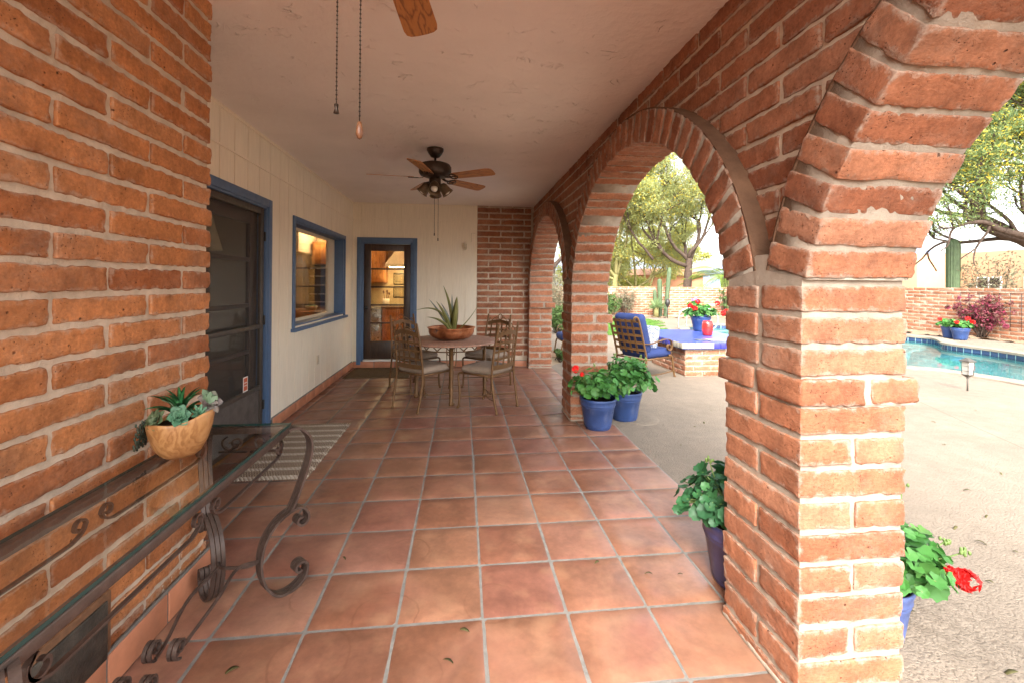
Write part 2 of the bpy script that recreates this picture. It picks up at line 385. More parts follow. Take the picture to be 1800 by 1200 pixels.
def cushion_print():
    t = NT('blue_white_print')
    f = t.math('ABSOLUTE', t.math('SUBTRACT', t.noise(16, 2, .5, dist=2.5), .5))
    t.set(col=t.ramp(t.remap(f, .03, .07), [(0,(.04,.08,.2)),(1,(.33,.33,.32))]), rough=.9); return t.m
M['print'] = cushion_print()
def rug_mat():
    t = NT('woven_jute')
    sep = t.n('ShaderNodeSeparateXYZ'); t.l(t.tc(), sep.inputs[0])
    x, y = sep.outputs[0], sep.outputs[1]
    # alternating broad bands across the mat: cream diagonal weave and tan chevron weave
    yy = t.math('MULTIPLY', y, 6.6)
    band = t.math('LESS_THAN', t.math('FRACT', yy), .36)
    zig = t.math('PINGPONG', yy, .5)
    diag = t.math('SINE', t.math('ADD', t.math('MULTIPLY', x, 210), t.math('MULTIPLY', y, 150)))
    chev = t.math('SINE', t.math('ADD', t.math('MULTIPLY', x, 330), t.math('MULTIPLY', t.math('PINGPONG', t.math('MULTIPLY', y, 26), .5), 9)))
    c1 = t.ramp(t.remap(diag, -.95, -.5), [(0,(.33,.26,.19)),(1,(.56,.49,.39))])
    c2 = t.ramp(t.remap(chev, -.6, .8), [(0,(.16,.11,.075)),(1,(.46,.37,.27))])
    c = t.mix(band, c2, c1)
    c = t.scale_col(c, t.remap(t.noise(60, 4, .7), .3, .7, .7, 1.2))
    t.set(col=c, rough=.95, spec=.1)
    t.bump(t.math('ADD', t.mix(band, chev, diag), t.noise(150, 3)), .5, .004); return t.m
M['rug'] = rug_mat()
M['mat_brown'] = plain('coir_mat', (.13,.09,.05), .98, 0, .35, 25, .8, .006, .1, 200)
M['dry_leaf'] = leaf_mat('dry_leaf', [(.1,.09,.03),(.06,.04,.02),(.13,.12,.04),(.05,.07,.02)], .7, .1)
M['vent'] = plain('sooty_vent_metal', (.075,.065,.052), .5, .5, .6, 16, .5, .006, .4, 80)
M['rust'] = plain('rusted_metal', (.2,.1,.05), .7, .4, .4, 30, .3)
M['cab'] = wood('honey_oak_cabinet', (.40,.17,.045), (.24,.085,.02), 'z', 4, .4)
M['cab_white'] = plain('cream_cabinet', (.7,.62,.48), .5, 0, .05, 5, 0)
def splash():
    t = NT('backsplash_tile')
    br = t.n('ShaderNodeTexBrick'); mp = t.mapped((1,1,1), (R(90),0,0)); t.l(mp, br.inputs[0]); br.inputs['Scale'].default_value = 8
    br.inputs['Color1'].default_value = (.62,.47,.25,1); br.inputs['Color2'].default_value = (.55,.4,.2,1); br.inputs['Mortar'].default_value = (.4,.3,.17,1)
    t.set(col=br.outputs[0], rough=.3); return t.m
M['splash'] = splash()
def pattern_tile():
    t = NT('black_cream_pattern_tile')
    sep = t.n('ShaderNodeSeparateXYZ'); t.l(t.tc(), sep.inputs[0])
    a = t.math('PINGPONG', t.math('MULTIPLY', sep.outputs[0], 5.7), .5); b = t.math('PINGPONG', t.math('MULTIPLY', sep.outputs[2], 5.7), .5)
    d = t.math('SQRT', t.math('ADD', t.math('MULTIPLY', a, a), t.math('MULTIPLY', b, b)))
    f = t.math('SINE', t.math('ADD', t.math('MULTIPLY', d, 34), t.math('MULTIPLY', t.math('SINE', t.math('MULTIPLY', t.math('ARCTAN2', a, b), 8)), 1.6)))
    t.set(col=t.ramp(t.remap(f, -.15, .15), [(0,(.03,.025,.02)),(1,(.55,.4,.18))]), rough=.35); return t.m
M['pattern'] = pattern_tile()
M['counter'] = plain('granite_counter', (.2,.14,.09), .25, 0, .5, 45, 0)
M['steel'] = plain('appliance_steel', (.3,.3,.3), .3, .8, .1, 12, 0)
M['dark'] = plain('dark_appliance', (.02,.018,.016), .2, 0, .1, 10, 0)
M['room_wall'] = plain('room_wall_paint', (.6,.5,.36), .8, 0, .06, 3, 0)
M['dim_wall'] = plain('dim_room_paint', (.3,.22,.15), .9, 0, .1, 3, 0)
M['wicker'] = plain('wicker_weave', (.3,.17,.07), .7, 0, .4, 60, .6, .006, .3, 120)
M['lampshade'] = plain('pleated_shade', (.6,.48,.3), .8, 0, .1, 30, .3)
M['strip'] = emit_mat('lit_tube', (1,.78,.45), 22)
M['fill_glow'] = emit_mat('added_fill_globe', (1,.72,.4), 26)  # glow of the added globes that brighten the kitchen
M['roof_tile'] = plain('clay_roof', (.4,.2,.12), .9, 0, .3, 6, .5)
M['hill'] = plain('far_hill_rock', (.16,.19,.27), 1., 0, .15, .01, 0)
M['sticker_red'] = plain('sticker_orange', (.55,.1,.03), .5, 0, .1, 10, 0)
# ------------------------------------------------------------------ mesh helpers
def V(*a): return np.array(a, float)
def unit(v): v = np.asarray(v, float); return v/np.linalg.norm(v)

class MB:
    def __init__(s): s.v = []; s.f = []; s.mi = []; s.n = 0; s.e = []; s.sm = []
    def add(s, verts, faces, mi=0, smooth=True, edge=None):
        verts = np.asarray(verts, float); o = s.n
        s.v.append(verts); s.n += len(verts)
        s.e.append(np.full(len(verts), .2) if edge is None else np.asarray(edge))
        for f in faces: s.f.append([i+o for i in f])
        s.mi += [mi]*len(faces); s.sm += [smooth]*len(faces)
        return s
    def addq(s, verts, quads, mi=0, smooth=True): return s.add(verts, quads.tolist(), mi, smooth)
    # box from min/max corners, optional bevel
    def box(s, lo, hi, mi=0, r=0., M3=None, at=None):
        lo = np.array(lo, float); hi = np.array(hi, float); c = (lo+hi)/2; h = (hi-lo)/2
        ax = np.eye(3) if M3 is None else M3
        if at is not None: c = np.array(at, float)
        if r <= 0:
            k = np.array([[x, y, z] for x in (-1, 1) for y in (-1, 1) for z in (-1, 1)], float)*h
            fs = [[0,1,3,2],[4,6,7,5],[0,4,5,1],[2,3,7,6],[0,2,6,4],[1,5,7,3]]
            s.add(c+k@ax, fs, mi, False)
        else:
            v, f, e = rbox(h, min(r, h.min()*.98), (1,1,1)); s.add(c+v@ax, f, mi, True, e)
        return s
    def rbox_at(s, c, h, ax, r=.01, mi=0):
        v, f, e = rbox(np.array(h, float), r, (1,1,1)); s.add(np.array(c)+v@np.array(ax), f, mi, True, e); return s
    def tube(s, pts, rad, n=8, mi=0, cap=True, closed=False):
        pts = np.asarray(pts, float); m = len(pts)
        rad = np.full(m, rad) if np.isscalar(rad) else np.asarray(rad, float)
        T = np.gradient(pts, axis=0) if not closed else np.roll(pts,-1,0)-np.roll(pts,1,0)
        T /= np.linalg.norm(T, axis=1)[:,None]+1e-12
        ref = V(0,0,1) if abs(T[0][2]) < .9 else V(1,0,0)
        u = unit(np.cross(ref, T[0])); rings = []
        a = np.arange(n)*2*PI/n
        for i in range(m):
            u = u-T[i]*np.dot(u, T[i]); u = unit(u); w = np.cross(T[i], u)
            rings.append(pts[i]+rad[i]*(np.cos(a)[:,None]*u+np.sin(a)[:,None]*w))
        v = np.concatenate(rings); f = []
        for i in range(m if closed else m-1):
            j = (i+1) % m
            for k in range(n):
                k2 = (k+1) % n; f.append([i*n+k, i*n+k2, j*n+k2, j*n+k])
        if cap and not closed:
            f.append(list(range(n))[::-1]); f.append([(m-1)*n+k for k in range(n)])
        s.add(v, f, mi, True); return s
    # flat bar: rectangular section swept along pts; nrm = direction of the bar's width
    def strap(s, pts, nrm, w, t, mi=0):
        pts = np.asarray(pts, float); m = len(pts); nrm = unit(nrm)
        T = np.gradient(pts, axis=0); T /= np.linalg.norm(T, axis=1)[:,None]+1e-12
        v = []; 
        for i in range(m):
            b = unit(np.cross(nrm, T[i]))
            for (p, q) in ((-1,-1),(1,-1),(1,1),(-1,1)): v.append(pts[i]+nrm*p*w/2+b*q*t/2)
        f = []
        for i in range(m-1):
            for k in range(4): k2 = (k+1) % 4; f.append([i*4+k, i*4+k2, i*4+4+k2, i*4+4+k])
        f += [[3,2,1,0], [m*4-4, m*4-3, m*4-2, m*4-1]]
        s.add(v, f, mi, False); return s
    def lathe(s, prof, c=(0,0,0), n=32, mi=0, axis=None):
        prof = np.asarray(prof, float); m = len(prof); a = np.arange(n)*2*PI/n
        v = np.concatenate([np.stack([r*np.cos(a), r*np.sin(a), np.full(n, z)], 1) for r, z in prof])
        if axis is not None:
            z = unit(axis); x = unit(np.cross(V(0,1,0) if abs(z[1]) < .9 else V(1,0,0), z)); y = np.cross(z, x)
            v = v@np.array([x, y, z])
        f = []
        for i in range(m-1):
            for k in range(n): k2 = (k+1) % n; f.append([i*n+k, i*n+k2, i*n+n+k2, i*n+n+k])
        if prof[0][0] > 1e-4: f.append(list(range(n))[::-1])
        if prof[-1][0] > 1e-4: f.append([(m-1)*n+k for k in range(n)])
        s.add(np.array(c)+v, f, mi, True); return s
    def ball(s, c, r, n=12, mi=0, sc_=(1,1,1)):
        th = np.linspace(0, PI, n//2+1)
        prof = [(max(math.sin(t), 1e-5), -math.cos(t)) for t in th]
        b = MB().lathe(prof, n=n); s.add(np.array(c)+b.v[0]*r*np.array(sc_), b.f, mi, True); return s
    # horizontal polygon prism
    def prism(s, poly, z0, z1, mi=0, bottom=True):
        n = len(poly); v = [(x, y, z0) for x, y in poly]+[(x, y, z1) for x, y in poly]
        f = [[i, (i+1) % n, n+(i+1) % n, n+i] for i in range(n)]+[[n+i for i in range(n)]]
        if bottom: f.append(list(range(n))[::-1])
        s.add(v, f, mi, False); return s
    def build(s, name, mats, parent=None, local=False, sharp=None):
        v = np.concatenate(s.v)
        if parent is not None and not local:
            o = V(0,0,0); p = parent
            while p is not None: o += np.array(p.location); p = p.parent
            v = v-o
        me = bpy.data.meshes.new(name)
        me.from_pydata(v.tolist(), [], s.f)
        if not isinstance(mats, (list, tuple)): mats = [mats]
        for m in mats: me.materials.append(m)
        me.polygons.foreach_set('material_index', s.mi); me.polygons.foreach_set('use_smooth', s.sm)
        at = me.attributes.new('edge', 'FLOAT', 'POINT'); at.data.foreach_set('value', np.concatenate(s.e).astype(np.float32))
        me.update()
        o = bpy.data.objects.new(name, me); COL.objects.link(o)
        if parent is not None: o.parent = parent
        return o

_tpl = {}
def lattice(n):
    if n in _tpl: return _tpl[n]
    dims = [k+3 for k in n]; idx = {}; ver = []
    def g(i, j, k):
        if (i, j, k) not in idx: idx[(i, j, k)] = len(ver); ver.append((i, j, k))
        return idx[(i, j, k)]
    F = []
    X, Y, Z = dims
    for i in range(X):
        for j in range(Y):
            F.append([g(i,j,0), g(i,j+1,0), g(i+1,j+1,0), g(i+1,j,0)]); F.append([g(i,j,Z), g(i+1,j,Z), g(i+1,j+1,Z), g(i,j+1,Z)])
    for i in range(X):
        for k in range(Z):
            F.append([g(i,0,k), g(i+1,0,k), g(i+1,0,k+1), g(i,0,k+1)]); F.append([g(i,Y,k), g(i,Y,k+1), g(i+1,Y,k+1), g(i+1,Y,k)])
    for j in range(Y):
        for k in range(Z):
            F.append([g(0,j,k), g(0,j,k+1), g(0,j+1,k+1), g(0,j+1,k)]); F.append([g(X,j,k), g(X,j+1,k), g(X,j+1,k+1), g(X,j,k+1)])
    _tpl[n] = (np.array(ver), F); return _tpl[n]
def rbox(h, r, n):
    ver, F = lattice(tuple(n)); P = np.zeros((len(ver), 3))
    for a in range(3):
        m = n[a]+2
        c = np.concatenate([[-h[a]], np.linspace(-h[a]+r, h[a]-r, m), [h[a]]])
        P[:, a] = c[ver[:, a]]
    inner = np.clip(P, -(h-r), h-r); d = P-inner; L = np.linalg.norm(d, axis=1)
    k = L > 1e-9
    out = P.copy(); out[k] = inner[k]+d[k]/L[k][:,None]*r
    dd = np.sort(h[None,:]-np.abs(P), axis=1)[:,1]
    return out, F, dd
def brick(mb, c, ax, h, seg=(8,3,3), r=.009, amp=.003, mi=0):
    """one hand-made brick: rounded, slightly warped block"""
    h = np.array(h, float)*(1+rng.uniform(-.025, .015, 3)*np.array([.4,1,1]))
    v, F, e = rbox(h, r*rng.uniform(.6, 1.3), seg)
    d = np.zeros(len(v))
    for wl, a in ((.3,.3),(.12,.55),(.055,.75),(.03,.7)):
        for _ in range(2):
            k = unit(rng.normal(size=3))*2*PI/wl; d += a*np.sin(v@k+rng.uniform(0, 6.3))
    nrm = v/np.maximum(h, 1e-6); nrm = np.sign(nrm)*np.abs(nrm)**6; nrm /= np.linalg.norm(nrm, axis=1)[:,None]+1e-9
    v = v+nrm*(np.clip(d,-2.6,2.6)*amp*.26)[:,None]*np.where(e < .012, 1.7, .8)[:,None]
    a = rng.normal(0, .004, 3)
    v = v+np.cross(a, v)
    mb.add(np.array(c)+v@np.array(ax, float), F, mi, True, e)

def thing(name, label, cat, loc=(0,0,0), rz=0., group=None):
    o = bpy.data.objects.new(name, None); COL.objects.link(o); o.empty_display_size = .1
    o.location = loc; o.rotation_euler = (0, 0, rz)
    return tag(o, label, cat, group)
def tag(o, label, cat, group=None):
    o['label'] = label; o['category'] = cat
    if group: o['group'] = group
    return o
def struct(name, mb, mats):
    o = mb.build(name, mats); o['kind'] = 'structure'; return o
def copy_tree(o, parent=None):
    c = o.copy(); COL.objects.link(c)
    if parent is not None: c.parent = parent
    for ch in list(o.children): copy_tree(ch, c)
    return c
def spiral(c, r0, r1, a0, a1, n=22):
    t = np.linspace(0, 1, n); r = r0+(r1-r0)*t; a = a0+(a1-a0)*t
    return np.stack([c[0]+r*np.cos(a), c[1]+r*np.sin(a)], 1)
def smooth(pts, n=40):
    """Catmull-Rom through pts"""
    P = np.asarray(pts, float); P = np.vstack([2*P[0]-P[1], P, 2*P[-1]-P[-2]]); out = []
    k = len(P)-3; per = max(2, n//k)
    for i in range(k):
        p0, p1, p2, p3 = P[i:i+4]
        for t in np.linspace(0, 1, per, endpoint=False):
            out.append(.5*((2*p1)+(-p0+p2)*t+(2*p0-5*p1+4*p2-p3)*t*t+(-p0+3*p1-3*p2+p3)*t**3))
    out.append(P[-2]); return np.array(out)

# ------------------------------------------------------------------ floor and ground
T = .376
XL, XB, YB, CZ = -1.985, -1.36, 5.95, 2.85     # siding wall, brick wall, back wall, ceiling height
XA0, XA1 = 1.07, 1.48                          # arcade faces
fl = MB()
for i in range(-6, 4):
    for j in range(-14, 16):
        x0, x1 = i*T, (i+1)*T; y0, y1 = j*T, (j+1)*T
        x0 = max(x0, -2.08); y1 = min(y1, 5.99)
        g = .0045; x0 += g+rng.uniform(-.0012,.0012); x1 -= g; y0 += g+rng.uniform(-.0012,.0012); y1 -= g
        if x1-x0 < .04: continue
        n = 6; r = .012
        xs = np.concatenate([[x0], np.linspace(x0+r, x1-r, n), [x1]]); ys = np.concatenate([[y0], np.linspace(y0+r, y1-r, n), [y1]])
        gx, gy = np.meshgrid(xs, ys, indexing='ij')
        ex = np.minimum(gx-x0, x1-gx); ey = np.minimum(gy-y0, y1-gy); e = np.minimum(ex, ey)
        tilt = rng.normal(0, .0022, 2)
        z = np.where(e < 1e-6, -.006, np.where(e < r+1e-6, -.0012, 0.))+tilt[0]*(gx-(x0+x1)/2)+tilt[1]*(gy-(y0+y1)/2)+rng.normal(0, .0004, gx.shape)
        v = np.stack([gx, gy, z], 2).reshape(-1, 3); m = len(ys)
        fl.add(v, [[a*m+b, (a+1)*m+b, (a+1)*m+b+1, a*m+b+1] for a in range(len(xs)-1) for b in range(m-1)], 0, True)
fl.add([(-2.1,-5.3,-.005),(1.497,-5.3,-.005),(1.497,5.99,-.005),(-2.1,5.99,-.005)], [[0,1,2,3]], 1, False)
fl.add([(1.497,-5.3,-.005),(1.512,-5.3,-.012),(1.512,5.99,-.012),(1.497,5.99,-.005)], [[0,1,2,3]], 1, False)
struct('patio_floor', fl, [M['tile'], M['grout']])

def poly_hole_sheet(name, outer, hole, z, mat):
    import bmesh
    bm = bmesh.new()
    def loop(p):
        vs = [bm.verts.new((x, y, z)) for x, y in p]
        return [bm.edges.new((vs[i], vs[(i+1) % len(vs)])) for i in range(len(vs))]
    es = loop(outer)+loop(hole)
    bmesh.ops.triangle_fill(bm, edges=es, use_beauty=True)
    for f in bm.faces:
        if f.normal.z < 0: f.normal_flip()
    me = bpy.data.meshes.new(name); bm.to_mesh(me); bm.free(); me.materials.append(mat)
    o = bpy.data.objects.new(name, me); COL.objects.link(o); o['kind'] = 'structure'; return o

far_edge = [(8.54,13.6),(9.2,14.0),(9.9,13.9),(10.7,13.5),(11.5,12.85),(12.3,12.0),(13.0,11.0),(13.45,10.15),(13.55,9.55),(13.1,8.95),(12.75,8.6),(12.62,8.15),(12.6,7.4),(12.4,6.6),(12.0,5.6),(11.3,4.3),(10.6,3.2)]
near_edge = [(9.7,2.6),(9.1,3.0),(8.73,3.7),(8.72,4.2),(8.62,4.8),(8.42,5.2),(8.1,5.5),(7.7,6.2),(7.2,7.3),(6.85,8.4),(6.75,9.6),(6.95,10.8),(7.4,12.0),(7.9,13.0)]
pool = [tuple(p) for p in smooth(near_edge[::1]+far_edge, 120)][::-1]
pool = pool[::-1]
turf_poly = [(7.9,16.3),(7.75,15.6),(8.05,15.35),(7.35,14.85),(7.75,14.5),(6.85,13.9),(7.25,13.4),(6.35,12.7),(6.8,12.3),(5.7,11.5),(6.1,10.9),(5.2,10.3),(4.2,10.6),(3.2,11.6),(2.9,13.5),(3.2,15.5),(4.2,17.0),(5.6,17.5),(7.0,17.2)]
DZ = -.012
poly_hole_sheet('pool_deck', [(1.508,-14),(24,-14),(24,2),(15.1,6.5),(14.9,9.3),(14.2,10.6),(14.6,12.2),(13.6,14.2),(12.6,16.2),(11.2,17.25),(9.2,17.2),(7.9,17.7),(5.4,17.9),(3.6,17.3),(1.9,15.4),(1.75,9.5),(2.0,6.6),(1.508,6.0)], pool, DZ, M['deck'])
g = MB()
def ring_grid(): pass
gx0 = [(-60,-60),(400,-60),(400,420),(-60,420)]
poly_hole_sheet('ground', gx0, pool, DZ-.02, M['ground'])
dk = MB().add([(-12,-14,DZ-.004),(1.508,-14,DZ-.004),(1.508,-5.3,DZ-.004),(-12,-5.3,DZ-.004)], [[0,1,2,3]], 0, False)
struct('rear_path', dk, M['deck'])
# planting bed: a slightly mounded soil sheet in front of the garden walls
bed = MB()
bp_ = [(15.45,-3),(15.45,18.05),(1.6,18.05),(1.6,7.0),(1.95,7.0),(1.75,9.5),(1.9,15.4),(3.6,17.3),(5.4,17.9),(7.9,17.7),(9.2,17.2),(11.2,17.25),(12.6,16.2),(13.6,14.2),(14.6,12.2),(14.2,10.6),(14.9,9.3),(15.1,6.5),(15.1,-3)]
def in_poly(x, y, P):
    c = np.zeros(len(x), bool); n = len(P)
    for i in range(n):
        (x1, y1), (x2, y2) = P[i], P[(i+1) % n]
        k = ((y1 > y) != (y2 > y)) & (x < (x2-x1)*(y-y1)/(y2-y1+1e-12)+x1); c ^= k
    return c
cs_ = .12; bx_ = np.arange(1.6, 15.6, cs_); by_ = np.arange(-3, 18.1, cs_)
GX, GY = np.meshgrid(bx_, by_, indexing='ij'); ZZ = DZ+.004+rng.uniform(0, .05, GX.shape)*(rng.random(GX.shape) < .5)
ok_ = in_poly((GX[:-1,:-1]+cs_/2).ravel(), (GY[:-1,:-1]+cs_/2).ravel(), bp_).reshape(GX.shape[0]-1, -1); my = len(by_)
bed.add(np.stack([GX+rng.normal(0,.015,GX.shape), GY+rng.normal(0,.015,GX.shape), ZZ], 2).reshape(-1,3), [[a*my+b_,(a+1)*my+b_,(a+1)*my+b_+1,a*my+b_+1] for a, b_ in zip(*np.where(ok_))], 0, True)
struct('planting_bed', bed, M['dirt'])
# lawn
tf = MB().prism([(x, y) for x, y in turf_poly], DZ+.004, DZ+.02); struct('lawn_base', tf, M['turf'])
gx = rng.uniform(2.8, 8.2, 42000); gy = rng.uniform(10, 17.6, 42000); k = in_poly(gx, gy, turf_poly); gx = gx[k]; gy = gy[k]; n = len(gx)
a = rng.uniform(0, 6.28, n); w = .007; hh = rng.uniform(.03, .06, n); lean = rng.normal(0, .015, (n, 2))
B = np.stack([gx, gy, np.full(n, DZ+.018)], 1); dx = np.stack([np.cos(a)*w, np.sin(a)*w, 0*a], 1)
Tp = B+np.stack([lean[:,0], lean[:,1], hh], 1)
gv = np.stack([B-dx, B+dx, Tp], 1).reshape(-1, 3)
gr = MB().addq(gv, np.arange(3*n).reshape(-1, 3), 0, False).build('lawn_grass', M['grass']); gr['kind'] = 'stuff'
gr['label'] = 'bright green short grass of the scalloped lawn beyond the lounge chair'; gr['category'] = 'grass'

# pool: basin, waterline tile, coping and water
def offset_poly(P, d):
    P = np.array(P); n = len(P); out = []
    area = .5*sum(P[i][0]*P[(i+1)%n][1]-P[(i+1)%n][0]*P[i][1] for i in range(n)); s = 1 if area > 0 else -1
    for i in range(n):
        t = unit(P[(i+1)%n]-P[i-1]); nn = V(t[1], -t[0])*s; out.append(P[i]+nn*d)
    return np.array(out)
PP = np.array(pool); n = len(PP)
b = MB(); ins = offset_poly(pool, -.55)
lv = [(PP, DZ), (PP, -.10), (PP, -.30), (offset_poly(pool,-.5), -.45), (offset_poly(pool,-.9), -1.35)]
v = np.concatenate([np.column_stack([p, np.full(n, z)]) for p, z in lv])
f = [[i*n+k, i*n+(k+1)%n, (i+1)*n+(k+1)%n, (i+1)*n+k] for i in range(len(lv)-1) for k in range(n)]
b.add(v, f, 0, True); b.add([(4,0,-1.34),(17,0,-1.34),(17,17,-1.34),(4,17,-1.34)], [[0,1,2,3]], 0, False)
struct('pool_basin', b, M['plaster_pool'])
tl = MB(); q = offset_poly(pool, -.006)
dens = []
for i in range(n):
    A, B2 = q[i], q[(i+1)%n]; L = np.linalg.norm(B2-A); m = max(1, int(L/.16))
    for j in range(m):
        a0 = A+(B2-A)*(j+.05)/m; a1 = A+(B2-A)*(j+.95)/m
        tl.add([(*a0,-.165),(*a1,-.165),(*a1,-.042),(*a0,-.042)], [[0,1,2,3]], 0, False)
struct('pool_waterline_tile', tl, M['pool_tile'])
cp = MB(); qi = offset_poly(pool, -.035); qo = offset_poly(pool, .3)
lv = [(qi,-.04),(qi,.012),(offset_poly(pool,-.02),.02),(offset_poly(pool,.27),.02),(qo,.012),(qo,-.015)]
v = np.concatenate([np.column_stack([p, np.full(n, z)]) for p, z in lv])
cp.add(v, [[i*n+k, i*n+(k+1)%n, (i+1)*n+(k+1)%n, (i+1)*n+k] for i in range(len(lv)-1) for k in range(n)], 0, False)
struct('pool_coping', cp, M['coping'])
_a = sum(PP[i][0]*PP[(i+1)%n][1]-PP[(i+1)%n][0]*PP[i][1] for i in range(n))
wt = MB().add(np.column_stack([offset_poly(pool,-.004), np.full(n, -.13)]), [list(range(n)) if _a > 0 else list(range(n))[::-1]], 0, False)
struct('pool_water', wt, M['water'])

# ------------------------------------------------------------------ the house
house = thing('house', 'house side with cream siding, burnt adobe brick and blue painted trim round the tiled patio', 'house', (-2.2, 6.1, 0))
ROW = .103; BH = .0405
wall = MB()
rows = int(CZ/ROW)+2
z0r = 1.627
for k in range(-16, 13):
    zc = z0r+ROW*(k+.5)
    if zc-BH > CZ or zc+BH < .13: continue
    off = -.434 if k % 2 else -.215+.0
    j = -12
    while True:
        ya = off+.425*j+.01; yb = ya+.405; j += 1
        if ya > .42: break
        if yb < -3.6: continue
        if yb > .38: yb = .425
        if yb-ya < .05: continue
        near = yb > -1.0
        seg = (20 if yb-ya > .3 else 11, 3, 4) if near else (3,1,1)
        dep = rng.normal(0, .0025)
        zz0 = max(zc-BH, .135); zz1 = min(zc+BH, CZ+.01)
        brick(wall, (XB-.05+dep, (ya+yb)/2, (zz0+zz1)/2), [[0,1,0],[-1,0,0],[0,0,1]], ((yb-ya)/2, .05, (zz1-zz0)/2), seg, .006, .0042)
wall.box((XB-.3, -3.6, 0), (XB-.0095, .405, CZ-.001), 1)
# return of the brick wall towards the siding
wall.build('brick_wall', [M['brick_wall'], M['mortar_in']], house)
ret = MB()
for k in range(-16, 13):
    zc = z0r+ROW*(k+.5)
    x = XB-.06-(.2 if k % 2 else 0)
    while x > XL-.1:
        xa = max(x-.4, XL-.1); brick(ret, ((x+xa)/2, .4, zc), np.eye(3), ((x-xa)/2-.01, .025, BH), (3,1,1), .008, .003); x -= .425
ret.box((XL-.1, .1, 0), (XB-.3, .405, CZ-.001), 1)
ret.build('brick_return', [M['brick_wall'], M['mortar_in']], house)
# back brick wing
wg = MB()
for k in range(-1, 27):
    zc = .06+.106*(k+.5)+.015
    if zc < .13: continue
    x = .155-(0 if k % 2 else .2125)
    while x < 1.12:
        xa = max(x, .152); xb = min(x+.405, 1.12)
        if xb-xa > .05: brick(wg, ((xa+xb)/2, YB-.01+.05+rng.normal(0,.003), zc), np.eye(3), ((xb-xa)/2, .05, .042), (6,2,2), .009, .004)
        x += .425
wg.box((.15, YB+.001, 0), (1.5, YB+.3, CZ-.001), 1)
wg.build('brick_wall', [M['brick_arc'], M['mortar_in']], house)

def panel_wall(name, axis, pos, u0, u1, z0, z1, holes, grooves, back, gw=.011, gd=.012):
    """vertical-groove siding as real grooved boards with openings. axis 'x': wall in plane X=pos (u=Y); 'y': plane Y=pos (u=X). back: sign of the inward direction"""
    us = {u0, u1}; zs = {z0, z1}
    for g_ in grooves:
        if u0 < g_ < u1: us |= {g_-gw/2, g_+gw/2}
    for a, b_, c, d in holes:
        us |= {max(u0,a), min(u1,b_)}; zs |= {max(z0,c), min(z1,d)}
    us = sorted(us); zs = sorted(zs); mb = MB()
    for i in range(len(us)-1):
        a, b_ = us[i], us[i+1]; um = (a+b_)/2
        isg = any(abs(um-g_) < gw/2 for g_ in grooves)
        for j in range(len(zs)-1):
            c, d = zs[j], zs[j+1]; zm = (c+d)/2
            if any(h[0] < um < h[1] and h[2] < zm < h[3] for h in holes): continue
            p0 = pos+back*(gd if isg else 0); p1 = pos+back*.06
            lo, hi = min(p0,p1), max(p0,p1)
            if axis == 'x': mb.box((lo, a, c), (hi, b_, d))
            else: mb.box((a, lo, c), (b_, hi, d))
    return mb.build(name, M['siding'], house)
DOOR_L = (.95, 2.57, 0, 2.20); WIN = (3.27, 5.37, .965, 2.155)
panel_wall('siding_wall', 'x', XL, .4, YB+.05, .1, CZ-.001, [DOOR_L, WIN], [YB-.115-.2285*k for k in range(25)], -1)
DOOR_B = (-1.86, -.945, .1, 2.2)
panel_wall('siding_wall', 'y', YB, XL+.001, .151, .1, CZ-.001, [DOOR_B], [-1.8376+.2226*k for k in range(9)], 1)
bt = MB(); bt.box((XL, .43, 2.525), (XL+.012, YB-.013, 2.54)); bt.box((XL+.001, YB-.012, 2.572), (.149, YB, 2.588))
bt.box((XL, .43, 2.822), (XL+.014, YB-.015, 2.849)); bt.box((XL+.001, YB-.014, 2.822), (.149, YB, 2.849))
bt.build('batten', M['siding'], house)
# tile skirting
sk = MB()
def skirt_run(p0, p1, nrm, z1=.118, L=.33):
    p0 = V(*p0); p1 = V(*p1); D = np.linalg.norm(p1-p0); d = (p1-p0)/D; n_ = max(1, round(D/L)); nn = V(*nrm)
    for i in range(n_):
        a = p0+d*(D*i/n_+.005); b_ = p0+d*(D*(i+1)/n_-.005); c = (a+b_)/2
        sk.rbox_at((*(c+nn*.008), z1/2), (np.linalg.norm(b_-a)/2, .01, z1/2-.006), [[d[0],d[1],0],[nn[0],nn[1],0],[0,0,1]], .004, 0)
    c = (p0+p1)/2
    sk.rbox_at((*(c+nn*.0065), z1/2+.002), (D/2, .0065, z1/2+.002), [[d[0],d[1],0],[nn[0],nn[1],0],[0,0,1]], .003, 1)
for ar in (((XL,2.7),(XL,YB-.02),(1,0)), ((XL+.02,YB),(.15,YB),(0,-1)), ((.155,YB-.02),(1.06,YB-.02),(0,-1), .112), ((XB,-3.5),(XB,.425),(1,0), .14, .34)):
    sk = MB(); skirt_run(*ar); sk.build('tile_skirting', [M['skirt_tile'], M['grout']], house)
# ceiling slab, roof over the rooms, outer walls of the rooms behind
ce = MB().box((-7.2, -2.0, CZ), (1.6, 10.2, CZ+.25)); ce.build('ceiling', M['ceiling'], house)  # slab stops short behind the camera so sky light reaches the patio
rw = MB()
rw.box((-7.2, 9.2, -.02), (1.5, 9.35, CZ-.002)); rw.box((1.35, 6.26, -.02), (1.5, 9.2, CZ-.002)); rw.box((-7.2, .2, -.02), (-7.05, 9.2, CZ-.002))
rw.build('room_wall', M['room_wall'], house)
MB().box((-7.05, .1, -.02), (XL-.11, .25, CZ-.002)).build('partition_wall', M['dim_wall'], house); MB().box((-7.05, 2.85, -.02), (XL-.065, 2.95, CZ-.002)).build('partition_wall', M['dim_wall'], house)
rf = MB().box((-7.05, .25, -.03), (XL-.06, 9.2, .0)); rf.box((XL-.06, YB+.06, -.03), (1.35, 9.2, .0)); rf.build('room_floor', M['cab'], house)

